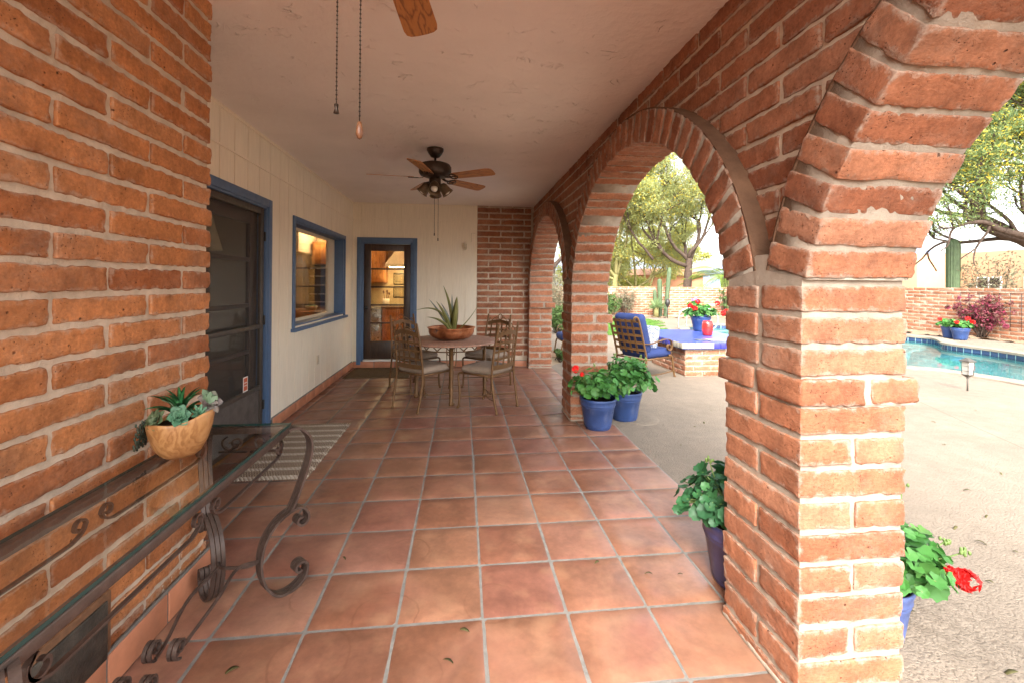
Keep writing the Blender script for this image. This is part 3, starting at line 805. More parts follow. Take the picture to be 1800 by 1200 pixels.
# side door (screen door in front of a glazed door)
trm = MB()
def frame_x(mb, X, u0, u1, z0, z1, w, d0, d1, mi=0, bottom=False):
    """rectangular frame in plane X; from X+d0 to X+d1"""
    a, b_ = X+d0, X+d1
    mb.box((a, u0, z0), (b_, u0+w, z1), mi, .004); mb.box((a, u1-w, z0), (b_, u1, z1), mi, .004); mb.box((a, u0+w, z1-w), (b_, u1-w, z1), mi, .004)
    if bottom: mb.box((a, u0+w, z0), (b_, u1-w, z0+w), mi, .004)
sd = MB(); frame_x(sd, XL, .85, 2.645, .02, 2.262, .075, 0, .022); frame_x(sd, XL, .9, 2.6, .02, 2.217, .05, -.09, .010)
sd.build('door_frame', M['blue_paint'], house)
scd = MB()
y0, y1 = .95, 2.53
sdoor = MB(); frame_x(sdoor, XL, y0, y1, .03, 2.165, .06, -.035, -.008); sdoor.box((XL-.035, y0+.06, .46), (XL-.008, y1-.06, .5), 0, .003); sdoor.box((XL-.03, y0+.06, 1.03), (XL-.004, y1-.06, 1.07), 0, .004)
sdo = sdoor.build('screen_door', M['bronze_alu'], house)
MB().box((XL-.026, y0+.055, .09), (XL-.02, y1-.055, .461)).build('kick_plate', M['kick_metal'], sdo)
MB().add([(XL-.022,y0+.05,.5),(XL-.022,y1-.05,.5),(XL-.022,y1-.05,2.11),(XL-.022,y0+.05,2.11)], [[0,1,2,3]], 0, False).build('insect_screen', M['screen'], sdo)
for z in (.3, 1.1, 1.9): MB().box((XL-.01, y1-.005, z-.045), (XL+.002, y1+.02, z+.045), 0, .003).build('hinge', M['black_metal'], sdo)
st = MB().box((XL-.0215, 2.17, .50), (XL-.0195, 2.255, .63), 0); st.box((XL-.0193, 2.18, .51), (XL-.0188, 2.245, .62), 1)
st.box((XL-.0187, 2.188, .575), (XL-.0184, 2.237, .583), 0); st.box((XL-.0187, 2.188, .55), (XL-.0184, 2.237, .557), 0)
st.build('sticker', [M['white'], M['sticker_red']], sdo)
idoor = MB(); Xd = XL-.10
frame_x(idoor, Xd, y0, y1-.03, .02, 2.13, .13, 0, .04); idoor.box((Xd, y0+.13, .02), (Xd+.04, y1-.16, .42), 0, .004)
for z in (.83, 1.25, 1.67): idoor.box((Xd+.004, y0+.13, z-.018), (Xd+.036, y1-.16, z+.018), 0, .004)
ido = idoor.build('glazed_door', M['brown_door'], house)
MB().box((Xd+.017, y0+.12, .4), (Xd+.022, y1-.15, 2.02)).build('door_glass', M['glass'], ido)

# window in the siding
wn = MB(); frame_x(wn, XL, WIN[0]-.055, WIN[1]+.055, WIN[2]-.03, WIN[3]+.055, .06, 0, .02)
wn.box((XL-.01, WIN[0]-.08, WIN[2]-.055), (XL+.05, WIN[1]+.1, WIN[2]-.018), 0, .004)
frame_x(wn, XL, WIN[0], WIN[1], WIN[2], WIN[3], .02, -.16, -.0, bottom=True)
win = wn.build('window', M['blue_paint'], house)
ws = MB(); frame_x(ws, XL-.16, WIN[0]+.005, WIN[1]-.005, WIN[2]+.003, WIN[3]-.003, .05, -.03, .02, 0, True); ws.box((XL-.185, 5.06, WIN[2]+.05), (XL-.145, WIN[1]-.05, WIN[3]-.05))
ws.build('sash', M['cab_white'], win)
MB().box((XL-.17, WIN[0]+.05, WIN[2]+.05), (XL-.165, WIN[1]-.05, WIN[3]-.05)).build('pane', M['glass'], win)

# back door
def frame_y(mb, Y, u0, u1, z0, z1, w, d0, d1, mi=0, bottom=False):
    a, b_ = Y+d0, Y+d1
    mb.box((u0, a, z0), (u0+w, b_, z1), mi, .004); mb.box((u1-w, a, z0), (u1, b_, z1), mi, .004); mb.box((u0+w, a, z1-w), (u1-w, b_, z1), mi, .004)
    if bottom: mb.box((u0+w, a, z0), (u1-w, b_, z0+w), mi, .004)
bd = MB(); frame_y(bd, YB, -1.912, -.892, .06, 2.25, .075, -.022, 0); frame_y(bd, YB, -1.85, -.955, .1, 2.19, .05, -.01, .09)
bd.build('door_frame', M['blue_paint'], house)
MB().box((-1.80, YB-.03, .115), (-1.0, YB+.06, .145), 0, .004).build('threshold', M['white'], house)
kd = MB(); x0, x1 = -1.798, -1.007
frame_y(kd, YB, x0, x1, .15, 2.135, .115, .02, .06); kd.box((x0+.115, YB+.02, .15), (x1-.115, YB+.06, .455), 0, .003)
lz = np.linspace(.455, 2.02, 6)
for z in lz[1:-1]: kd.box((x0+.115, YB+.024, z-.013), (x1-.115, YB+.056, z+.013), 0, .003)
kdo = kd.build('glazed_door', M['brown_door'], house)
MB().box((x0+.1, YB+.038, .44), (x1-.1, YB+.042, 2.03)).build('door_glass', M['glass'], kdo)
kn = MB().ball((x0+.05, YB-.03, 1.03), .026, 14).tube([(x0+.05,YB+.02,1.03),(x0+.05,YB-.02,1.03)], .012); kn.lathe([(.03,0),(.03,.006)], (x0+.05,YB+.014,1.03), 16, axis=(0,1,0))
kn.build('door_knob', M['black_metal'], kdo)
# small fittings on the walls
ol = MB().box((XL, 4.08, .4), (XL+.008, 4.155, .515), 0, .003).box((XL+.007, 4.1, .422), (XL+.0095, 4.135, .45), 0, .001).box((XL+.007, 4.1, .465), (XL+.0095, 4.135, .493), 0, .001); ol.build('outlet', M['beige_plastic'], house)
se = MB().box((-.09, YB-.05, 2.1), (-.03, YB, 2.17), 0, .008).ball((-.06, YB-.06, 2.085), .03, 12); se.build('motion_sensor', M['beige_plastic'], house)
cv = MB().tube([(.05,YB-.004,2.2),(.05,YB-.004,2.36),(.12,YB-.004,2.36)], .004, 6).build('cable', M['beige_plastic'], house)
vt = MB().box((XB-.02, -.56, .105), (XB+.012, -.205, .362), 0, .006).box((XB+.01, -.535, .13), (XB+.02, -.23, .337), 1, .005)
vt.build('vent_cover', [M['rust'], M['vent']], house)
# kitchen cupboards and fittings that are part of the house, and two added fill globes
kc = MB(); KB = 9.19
kc.box((-1.95, 8.6, .1), (.4, KB, .88)); kc.box((-4.4, 8.6, .1), (-2.62, KB, .88))
for x in np.arange(-1.93, .3, .42): kc.box((x, 8.575, .15), (x+.39, 8.6, .68), 0, .006); kc.box((x+.06, 8.567, .21), (x+.33, 8.576, .62), 0, .008); kc.box((x, 8.575, .71), (x+.39, 8.6, .86), 0, .006)
kco = kc.build('base_cabinet', M['cab'], house)
MB().box((-1.97, 8.56, .885), (.42, KB, .925), 0, .005).box((-4.42, 8.56, .885), (-2.6, KB, .925), 0, .005).build('countertop', M['counter'], kco)
uc = MB(); uc.box((-2.95, 8.82, 1.47), (-1.92, KB, 2.38)); uc.box((-3.55, 8.72, 1.88), (-3.02, KB, 2.4))
for xa, xb in ((-2.93,-2.45),(-2.43,-1.94)): uc.box((xa, 8.8, 1.49), (xb, 8.82, 2.36), 0, .006); uc.box((xa+.07, 8.79, 1.57), (xb-.07, 8.801, 2.28), 0, .01)
uc.box((-3.53, 8.7, 1.9), (-3.04, 8.72, 2.38), 0, .006); uc.box((-3.46, 8.69, 1.97), (-3.11, 8.701, 2.31), 0, .01)
uc.build('wall_cabinet', M['cab'], house)
MB().box((-4.9, 8.0, 2.12), (-3.6, KB, 2.6), 0, .005).box((-4.6,7.985,2.2),(-3.9,8.0,2.5),0,.005).build('soffit', M['cab_white'], house)
MB().box((-2.6, KB-.012, .926), (.4, KB-.002, 1.9)).build('backsplash', M['splash'], house)
MB().box((-1.78, KB-.026, 1.42), (-1.36, KB-.012, 1.71), 1, .004).box((-1.76, KB-.03, 1.44), (-1.38, KB-.025, 1.69)).box((-1.78, KB-.026, 1.1), (-1.36, KB-.012, 1.39), 1, .004).box((-1.76, KB-.03, 1.12), (-1.38, KB-.025, 1.37)).build('tile_panel', [M['pattern'], M['dark']], house)
hd = MB().box((-1.9, 8.65, 1.84), (-1.1, KB-.03, 1.9), 0, .006); hd.add([(-1.9,8.65,1.905),(-1.1,8.65,1.905),(-1.1,9.15,1.905),(-1.9,9.15,1.905),(-1.66,8.95,2.3),(-1.34,8.95,2.3),(-1.34,9.15,2.3),(-1.66,9.15,2.3)], [[0,1,5,4],[1,2,6,5],[2,3,7,6],[3,0,4,7]], 0, False)
hd.build('range_hood', M['cab_white'], house)
MB().box((-1.8, 8.66, 1.832), (-1.2, 8.72, 1.841)).build('hood_lamp', M['strip'], house)
MB().box((-2.6, 8.55, .1), (-1.96, KB, .875), 0, .006).box((-2.56,8.54,.2),(-2.0,8.55,.5),0,.004).box((-2.56,8.54,.54),(-2.0,8.55,.82),0,.004).build('dishwasher', M['steel'], house)
ov = MB().box((-3.58, 8.55, .93), (-3.02, KB, 1.86), 0, .006)
for z in (1.02, 1.2, 1.4, 1.6, 1.78): ov.box((-3.54, 8.535, z-.014), (-3.06, 8.55, z+.014), 1, .004)
ov.build('oven_stack', [M['dark'], M['steel']], house)
MB().box((-3.98, 8.3, 0), (-3.62, KB, 2.1), 0, .01).build('refrigerator', M['dark'], house)
MB().box((-4.75, 8.75, 1.9), (-4.0, 8.83, 1.945), 0, .01).build('tube_lamp', M['strip'], house)
cb2 = MB().box((-4.9, 8.8, 1.2), (-4.02, KB, 1.88))
for xa in (-4.88,-4.6,-4.31): cb2.box((xa, 8.78, 1.22), (xa+.26, 8.8, 1.86), 0, .006)
cb2.build('wall_cabinet', M['cab'], house)
gl = MB().ball((-3.0, 8.4, 2.74), .12, 16, 0, (1,1,.6)); gl.build('fill_globe', M['fill_glow'], house)  # added globe, put in to light the kitchen
gl = MB().ball((.5, 7.3, 2.74), .12, 16, 0, (1,1,.6)); gl.build('fill_globe', M['fill_glow'], house)  # second added globe, fill light for the other end of the kitchen
# things standing in the kitchen
isl = thing('kitchen_island', 'oak kitchen island with a dark counter behind the side window', 'island', (-3.2, 7.0, 0))
MB().box((-4.0, 6.7, 0), (-2.7, 7.5, .88), 0, .005).build('cabinet', M['cab'], isl); MB().box((-4.1, 6.6, .885), (-2.6, 7.6, .925), 0, .008).build('countertop', M['counter'], isl)
ck = thing('utensil_crock', 'white crock of wooden utensils on the kitchen counter seen through the back door', 'crock', (-1.9, 8.85, .927))
MB().lathe([(.05,0),(.075,.01),(.08,.16),(.07,.165),(.066,.05)], (-1.9,8.85,.927), 20).build('crock', M['cab_white'], ck)
for k in range(5):
    a = k*1.3; MB().tube([(-1.9+.02*math.cos(a), 8.85+.02*math.sin(a), .98), (-1.9+.07*math.cos(a), 8.85+.07*math.sin(a), 1.2+.015*k)], .007, 6).ball((-1.9+.072*math.cos(a), 8.85+.072*math.sin(a), 1.21+.015*k), .022, 8, 0, (1,.4,1.5)).build('utensil', M['knob_wood'], ck)
bw = thing('fruit_bowl', 'white bowl of green limes on the island counter behind the window', 'bowl', (-3.0, 7.0, .926))
MB().lathe([(.05,0),(.09,.03),(.12,.08),(.115,.082),(.08,.035),(.001,.02)], (-3.0,7.0,.926), 24).build('bowl', M['cab_white'], bw)
for k in range(6): MB().ball((-3.0+.055*math.cos(k), 7.0+.055*math.sin(k), .995), .032, 10).build('lime', M['succ_green'], bw)
wc = thing('wicker_chair', 'rounded tan wicker chair inside, just behind the side window', 'chair', (-2.75, 5.7, 0))
arc = np.linspace(-.2, PI+.2, 22); seat = MB().lathe([(.001,.44),(.26,.44),(.28,.42),(.27,.36)], (-2.75,5.7,0), 26)
seat.build('seat', M['wicker'], wc)
bk = MB(); rr = np.stack([-2.75+.29*np.cos(arc), 5.7-.29*np.sin(arc)], 1); zt = .66+.36*np.sin(np.clip(arc,0,PI))
v = np.concatenate([np.column_stack([rr, np.full(22,.38)]), np.column_stack([rr, zt]), np.column_stack([(rr-[-2.75,5.7])*.93+[-2.75,5.7], zt]), np.column_stack([(rr-[-2.75,5.7])*.93+[-2.75,5.7], np.full(22,.38)])])
bk.add(v, [[i*22+k, i*22+k+1, (i+1)*22+k+1, (i+1)*22+k] for i in range(3) for k in range(21)]); bk.build('backrest', M['wicker'], wc)
for a in (.8, 2.3, 3.9, 5.4): MB().tube([(-2.75+.24*math.cos(a),5.7+.24*math.sin(a),0),(-2.75+.22*math.cos(a),5.7+.22*math.sin(a),.38)], .018, 8).build('leg', M['knob_wood'], wc)
tl_ = thing('table_lamp', 'table lamp with a pleated cream shade inside the dark side door', 'lamp', (-2.5, 2.3, 0))
MB().lathe([(.2,0),(.2,.02),(.02,.04),(.02,.9),(.08,1.0),(.1,1.2),(.03,1.38),(.015,1.5)], (-2.5,2.3,.25), 20).build('lamp_base', M['knob_wood'], tl_)
ph = np.linspace(0, 2*PI, 97)[:-1]; rad0 = .22+.008*np.where(np.arange(96) % 2, 1, -1); rad1 = .13+.005*np.where(np.arange(96) % 2, 1, -1)
v = np.concatenate([np.column_stack([-2.5+rad0*np.cos(ph), 2.3+rad0*np.sin(ph), np.full(96,1.75)]), np.column_stack([-2.5+rad1*np.cos(ph), 2.3+rad1*np.sin(ph), np.full(96,2.1)])])
MB().add(v, [[k,(k+1)%96,96+(k+1)%96,96+k] for k in range(96)], 0, False).build('lamp_shade', M['lampshade'], tl_)

# ------------------------------------------------------------------ the arcade
arcade = thing('brick_arcade', 'burnt adobe brick arcade of round arches on square piers beside the tiled patio', 'arcade', (1.275, 1.0, 0))
PY = [(-3.80,-3.355),(-.53,-.085),(2.735,3.15),(5.77,6.0)]
PR = .1115
def pier(y0, y1, seg, half=False):
    mb = MB(); cx = (XA0+XA1)/2; hx = (XA1-XA0)/2; cy = (y0+y1)/2; hy = (y1-y0)/2
    for k in range(10):
        zt = 1.043-PR*k; zb = max(zt-.0885, .004)
        if zt < .03: continue
        zc, hz = (zt+zb)/2, (zt-zb)/2
        if k % 2 == 0:   # long bricks across, two deep
            m_ = 1 if half else 2; w = (y1-y0-.022*(m_-1))/m_
            for i in range(m_): brick(mb, (cx+rng.normal(0,.002), y0+w/2+i*(w+.022), zc), np.eye(3), (hx, w/2, hz), seg, .005, .0042)
        else:
            w = (XA1-XA0-.022)/2
            for i in range(2): brick(mb, (XA0+w/2+i*(w+.022), cy+rng.normal(0,.002), zc), [[0,1,0],[-1,0,0],[0,0,1]], (hy, w/2, hz), seg, .005, .0042)
    for k in range(3):   # three courses above the cap
        zc = 1.148+.022+.0445+PR*k-.012
        m_ = 1 if half else 2; w = (y1-y0-.024*(m_-1))/m_
        for i in range(m_): brick(mb, (cx+rng.normal(0,.002), y0+w/2+i*(w+.024), zc), np.eye(3), (hx, w/2, .0445), seg, .005, .0042)
    mb.box((XA0+.0085, y0+.0085, 0), (XA1-.0085, y1-.0085, 1.51), 1); wv = [(X_, y_, z_) for X_ in (XA0+.0095, XA1-.0095) for y_, z_ in ((y0+.0088,1.46),(y0+.0088,1.488),(y0+.03,1.515),(y0+.19,1.592),(y1-.19,1.592),(y1-.03,1.515),(y1-.0088,1.488),(y1-.0088,1.46))]; mb.add(wv, [[0,1,2,3,4,5,6,7],[15,14,13,12,11,10,9,8]]+[[k_,8+k_,8+(k_+1)%8,(k_+1)%8] for k_ in range(8)], 1, False)
    mb.box((XA0-.004, y0-.006, -.002), (XA1+.004, y1+.006, .018), 1, .006)
    p = mb.build('pier', [M['brick_arc'], M['mortar_out']], arcade)
    cp_ = MB(); yy0, yy1 = y0-.006, (y1+.055 if not half else y1)
    if half: yy0 = y0-.05
    ln = XA1-XA0+.055
    for i in range(2): # two rows of cap bricks
        w = (yy1-yy0-.02)/2; ya = yy0+i*(w+.02)
        for (a, b_) in ((XA0-.004, XA0+ln*.56-.012), (XA0+ln*.56+.012, XA0+ln)):
            brick(cp_, ((a+b_)/2, ya+w/2, 1.0975), np.eye(3), ((b_-a)/2, w/2, .047), (seg[0]//2+2, 4, 3), .014, .0045)
    cp_.box((XA0+.0105, yy0+.0095, 1.05), (XA0+ln-.012, yy1-.011, 1.144), 1)
    cp_.build('cap', [M['brick_arc'], M['mortar_out']], p)
pier(*PY[0], (3,1,1)); pier(*PY[1], (18,9,4)); pier(*PY[2], (14,6,3)); pier(*PY[3], (8,3,3), True)
SZ = 1.3
def ring(y0, y1, apex, seg, name='arch'):
    a = (y1-y0)/2; cy = (y0+y1)/2; b_ = apex-SZ
    ts = np.linspace(0, PI, 4001); P = np.stack([cy-a*np.cos(ts), SZ+b_*np.sin(ts)], 1)
    k = P[:,1] >= 1.489; P = P[k]
    s = np.concatenate([[0], np.cumsum(np.linalg.norm(np.diff(P, axis=0), axis=1))]); L = s[-1]
    n_ = int(round(L/.111)); mb = MB()
    def at(u):
        i = np.searchsorted(s, u); i = min(max(i, 1), len(P)-2); t = unit(P[i+1]-P[i-1]); return P[i], t, V(-t[1], t[0])
    D = .205
    for i in range(n_):
        p, t, nn = at((i+.5)*L/n_)
        if nn[1]*1 + nn[0]*np.sign(p[0]-cy) < 0: nn = -nn
        w = L/n_-.019
        d_ = rng.normal(0, .0015)
        c = p+nn*(D/2+rng.normal(0,.0025))
        brick(mb, ((XA0+XA1)/2+d_, c[0], c[1]), [[1,0,0],[0,nn[0],nn[1]],[0,t[0],t[1]]], ((XA1-XA0)/2, D/2, w/2), seg, .004, .0042)
    q = []; m_ = 80
    for i in range(m_+1):
        p, t, nn = at(i*L/m_)
        if nn[1] + nn[0]*np.sign(p[0]-cy) < 0: nn = -nn
        q.append((p+nn*.0078, p+nn*(D-.006)))
    v = []
    for pi_, po in q: v += [(XA0+.008,*pi_),(XA1-.008,*pi_),(XA1-.008,*po),(XA0+.008,*po)]
    mb.add(v, [[i*4+k,(i*4+(k+1)%4),(i*4+4+(k+1)%4),i*4+4+k] for i in range(m_) for k in range(4)]+[[0,1,2,3],[m_*4+3,m_*4+2,m_*4+1,m_*4]], 1, True)
    ao = mb.build(name, [M['brick_arc'], M['mortar_out']], arcade)
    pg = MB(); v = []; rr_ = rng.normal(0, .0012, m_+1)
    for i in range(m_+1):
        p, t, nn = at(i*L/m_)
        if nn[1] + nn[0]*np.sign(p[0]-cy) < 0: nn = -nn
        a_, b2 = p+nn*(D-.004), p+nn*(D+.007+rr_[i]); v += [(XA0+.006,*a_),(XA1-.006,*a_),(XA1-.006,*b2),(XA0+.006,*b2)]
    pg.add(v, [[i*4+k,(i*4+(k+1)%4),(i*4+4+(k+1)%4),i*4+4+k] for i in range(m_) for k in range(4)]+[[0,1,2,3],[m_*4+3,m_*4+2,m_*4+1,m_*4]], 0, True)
    pg.build('shaded_parging', M['parge_shade'], ao)  # mortar strip over the ring, darkened in colour to stand for shade
ARCH = [(PY[0][1], PY[1][0], 2.475, (4,2,1)), (PY[1][1], PY[2][0], 2.475, (10,5,3)), (PY[2][1], PY[3][0], 2.45, (7,4,2))]
ARCH[0] = (PY[0][1], PY[1][0], 2.475, (20,8,4)); ARCH[1] = (PY[1][1], PY[2][0], 2.475, (14,8,3))
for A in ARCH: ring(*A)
def extr(y):
    """height of the outer edge of the arch rings above y"""
    for y0, y1, ap, _ in ARCH:
        a = (y1-y0)/2; cy = (y0+y1)/2; u = (y-cy)/(a+.205)
        if abs(u) < 1: return SZ+(ap+.205-SZ)*math.sqrt(1-u*u)
    return 1.46
SX0, SX1 = XA0+.09, XA1-.09
sp = MB()
for k in range(0, 14):
    zc = 2.85-.111*(k+.5)+.02
    y = -3.9-(.21 if k % 2 else 0)
    while y < 5.95:
        ya, yb = y, min(y+.405, 5.95); y += .425
        # clip to outside the rings
        ys_ = np.linspace(ya, yb, 24); ok = np.array([extr(u)-.06 < zc for u in ys_])
        if not ok.any(): continue
        i0, i1 = np.where(ok)[0][[0,-1]]
        if not ok[i0:i1+1].all():
            continue
        ya, yb = ys_[i0], ys_[i1]
        if yb-ya < .05: continue
        zz1 = min(zc+.0455, CZ+.005)
        near = yb > -1.6
        for X, s_ in ((SX0+.05, -1), (SX1-.05, 1)):
            if s_ > 0 and not near: continue
            brick(sp, (X+rng.normal(0,.003), (ya+yb)/2, (zc-.0455+zz1)/2), [[0,1,0],[1,0,0],[0,0,1]], ((yb-ya)/2, .05, (zz1-zc+.0455)/2), ((14,2,3) if near and s_ < 0 else (2,1,1)), .006, .0045)
ys_ = np.linspace(-3.9, 5.95, 260); v = []
for y in ys_:
    z = extr(y)-.07; v += [(SX0+.009,y,z),(SX0+.009,y,CZ-.001),(SX1-.009,y,CZ-.001),(SX1-.009,y,z)]
sp.add(v, [[i*4+k,i*4+k+1,i*4+5+k,i*4+4+k] for i in range(259) for k in range(3)], 1, False)
sp.build('spandrel', [M['brick_arc'], M['mortar_in']], arcade)
# ------------------------------------------------------------------ console table (wrought iron, glass top)
CT = thing('console_table', 'brown wrought iron console table with scroll legs and glass top against the brick wall', 'console table', (-1.095, -.4, 0))
tx0, tx1, ty0, ty1, tz = -1.283, -.907, -1.08, .275, .80
fr = MB(); w = .03; zz = tz-.012
fr.box((tx1-w, ty0, zz-.03), (tx1, ty1, zz), 0, .003).box((tx0, ty0, zz-.03), (tx0+w, ty1, zz), 0, .003)
fr.box((tx0+w, ty1-w, zz-.03), (tx1-w, ty1, zz), 0, .003).box((tx0+w, ty0, zz-.03), (tx1-w, ty0+w, zz), 0, .003)
fr.build('top_frame', M['iron'], CT)
gt = MB().box((tx0+.004, ty0+.004, zz+.001), (tx1-.004, ty1-.004, zz+.0105), 0)
# the sheet is seen through its two faces; the green shows at the edges
g2 = MB(); g2.box((tx1-.005, ty0+.004, zz+.0008), (tx1-.0035, ty1-.004, zz+.0108)).box((tx0+.0035, ty0+.004, zz+.0008), (tx0+.005, ty1-.004, zz+.0108)).box((tx0+.005, ty1-.005, zz+.0008), (tx1-.005, ty1-.0035, zz+.0108))
gto = MB().add([(tx0+.005,ty0+.005,zz+.0105),(tx1-.005,ty0+.005,zz+.0105),(tx1-.005,ty1-.005,zz+.0105),(tx0+.005,ty1-.005,zz+.0105)], [[0,1,2,3]], 0, False).build('glass_top', M['table_glass'], CT)
g2.build('glass_edge', M['glass_edge'], gto)
# leg outline in its own diagonal plane (s outwards, z up)
top_part = smooth([(-.02,.772),(.02,.772),(.06,.745),(.088,.70),(.092,.64),(.075,.575),(.048,.50),(.02,.43),(-.005,.385)], 40)
low = smooth([(-.005,.385),(-.05,.365),(-.095,.325),(-.125,.27),(-.137,.205),(-.133,.14),(-.11,.07),(-.07,.02),(-.02,.004),(.03,.014),(.066,.045),(.075,.085)], 60)
low = np.vstack([low, spiral((.04,.092), .036, .010, -.1, 5.4, 26)])
up_scroll = np.vstack([smooth([(-.06,.358),(-.025,.376),(.02,.388),(.055,.378),(.078,.345)], 24), spiral((.045,.325), .036, .009, .5, -5.2, 26)])
for cx_, cy_, sx, sy in ((tx1,ty1,1,1),(tx0,ty1,-1,1),(tx1,ty0,1,-1),(tx0,ty0,-1,-1)):
    d = V(sx, sy, 0)/math.sqrt(2); nn = V(-d[1], d[0], 0); o_ = V(cx_-sx*.004, cy_-sy*.004, 0); leg = MB()
    kx = .55 if sx < 0 else 1.   # the wall side legs are flatter so they clear the wall
    for off in (-.0195, 0, .0195):
        for pr in (top_part, low, up_scroll):
            p3 = np.array([o_+d*a*(kx if a > 0 else 1)+nn*off+V(0,0,b_) for a, b_ in pr])
            leg.strap(p3, nn, .016, .0105)
    leg.build('leg', M['iron'], CT)
# stretcher: four curves meeting in scrolls at the middle
stc = MB(); cxm, cym = (tx0+tx1)/2, (ty0+ty1)/2
for sx in (-1, 1):
    for sy in (-1, 1):
        A = V((tx1 if sx > 0 else tx0)-sx*.1, (ty1 if sy > 0 else ty0)-sy*.1, .205)
        path = smooth([A, A+V(-sx*.045,-sy*.11,.035), V(cxm+sx*.055, cym+sy*.30, .235), V(cxm+sx*.035, cym+sy*.14, .2), V(cxm+sx*.03, cym+sy*.075, .19)], 40)
        stc.strap(path, (0,0,1), .0125, .007)
        c = V(cxm+sx*.03, cym+sy*.075, .225); sp_ = spiral((0,0), .036, .010, -PI/2, -PI/2-7.2, 30)
        stc.strap(np.array([c+V(-sx*q[0]*.1*0, sy*q[0], q[1]) for q in sp_]), (1,0,0), .0125, .0065)
        stc.strap(np.array([c+V(sx*.017, sy*q[0], q[1]) for q in sp_]), (1,0,0), .0125, .0065)
for sy in (-1, 1):
    y_ = (ty1 if sy > 0 else ty0)-sy*.1
    stc.strap(smooth([V(tx0+.1,y_,.205),V(cxm-.05,y_-sy*.03,.2),V(cxm+.05,y_-sy*.03,.2),V(tx1-.1,y_,.205)], 20), (0,0,1), .0125, .007)
stc.build('stretcher', M['iron'], CT)
# aprons: long sagging bars with curled ends under each rail
def apron(P0, P1, nrm):
    ap = MB(); P0 = V(*P0); P1 = V(*P1); D = np.linalg.norm(P1-P0); d = (P1-P0)/D; z = V(0,0,1)
    for s_ in (0, 1):
        o_ = P0 if s_ == 0 else P1; dd = d if s_ == 0 else -d; h = D/2
        pr = np.vstack([spiral((.075,-.048), .006, .036, 8.2, 1.9, 26), smooth([(.055,-.02),(.042,-.035),(.05,-.06),(.08,-.08),(.15,-.085),(h-.13,-.083),(h-.07,-.078),(h-.04,-.062),(h-.03,-.045)], 36), spiral((h-.055,-.045), .027, .007, 0, 5.5, 22)])
        ap.strap(np.array([o_+dd*a+z*(b_) for a, b_ in pr]), nrm, .0125, .0065)
    ap.build('apron', M['iron'], CT)
apron((tx1-.02, ty0+.03, zz-.03), (tx1-.02, ty1-.03, zz-.03), (1,0,0)); apron((tx0+.02, ty0+.03, zz-.03), (tx0+.02, ty1-.03, zz-.03), (1,0,0))
apron((tx0+.03, ty1-.02, zz-.03), (tx1-.03, ty1-.02, zz-.03), (0,1,0)); apron((tx0+.03, ty0+.02, zz-.03), (tx1-.03, ty0+.02, zz-.03), (0,1,0))

# wooden bowl of artificial succulents
SB = thing('succulent_bowl', 'teak root wood bowl of artificial succulents on the glass console table', 'planter', (-1.175, -.115, tz))
bc = V(-1.175, -.115, tz)
th = np.linspace(0, 2*PI, 49)[:-1]; prof = [(.03,0),(.062,.001),(.085,.016),(.112,.055),(.131,.105),(.138,.145),(.135,.155),(.125,.152),(.11,.12),(.06,.1)]
v = []
for r, z in prof:
    rr = r*(1.06+.07*np.cos(2*(th-.6))+.025*np.sin(3*th+1)); zz_ = z*(1+.10*np.cos(th-.3))+(.008*np.cos(3*th) if z > .09 else 0)
    v.append(np.column_stack([rr*np.cos(th), rr*np.sin(th), zz_+0*th]))
v = np.concatenate(v); m = len(th)
bm_ = MB().add(bc+v, [[i*m+k,i*m+(k+1)%m,(i+1)*m+(k+1)%m,(i+1)*m+k] for i in range(len(prof)-1) for k in range(m)]+[list(range(m))[::-1]], 0, True); bm_.build('bowl', M['bowl_wood'], SB)
MB().lathe([(.0001,.137),(.07,.138),(.122,.130)], bc, 28).build('filling', M['soil'], SB)
def blade(mb, base, tip, width, cup=.3, bend=None, n=8, up=V(0,0,1), thick=.15, power=.7, mi=0, base_w=.5):
    """fleshy pointed leaf"""
    base = V(*base); tip = V(*tip); d = tip-base; L = np.linalg.norm(d); d = d/L
    sd_ = np.cross(d, up); sd_ = unit(sd_) if np.linalg.norm(sd_) > 1e-3 else V(1,0,0); nn = np.cross(sd_, d)
    bend = L*.15 if bend is None else bend; v = []; 
    for i in range(n+1):
        t = i/n; c = base+d*L*t+nn*bend*4*t*(1-t)
        w = width*(base_w+(1-base_w)*min(1, t*2.6))*(1-t**2.2)**power+width*.02
        v += [c-sd_*w/2+nn*w*cup, c-sd_*w*.25+nn*w*cup*.2, c, c+sd_*w*.25+nn*w*cup*.2, c+sd_*w/2+nn*w*cup, c-nn*w*thick]
    f = []
    for i in range(n):
        for k in range(4): f.append([i*6+k, i*6+k+1, i*6+7+k, i*6+6+k])
        f.append([i*6+4, i*6+5, i*6+11, i*6+10]); f.append([i*6+5, i*6, i*6+6, i*6+11])
    mb.add(np.array(v), f, mi, True)
def rosette(name, mat, c, r, n, tilt, layers=3, width=.55, axis=(0,0,1)):
    mb = MB(); z = unit(axis); x = unit(np.cross(z, V(.3,.9,.1))); y = np.cross(z, x); c = np.array(c)
    for l in range(layers):
        for k in range(n):
            a = 2*PI*(k+.5*l)/n+rng.uniform(-.1,.1); el = tilt+l*.42+rng.uniform(-.08,.08); rr = r*(1-.22*l)
            d = (x*math.cos(a)+y*math.sin(a))*math.cos(el)+z*math.sin(el)
            blade(mb, c+d*.006+z*.004*l, c+d*rr, rr*width, .12, rr*.08, 6, z, .12, .55)
    mb.build(name, mat, SB)
ag = MB(); c0 = bc+V(-.015,.02,.14)
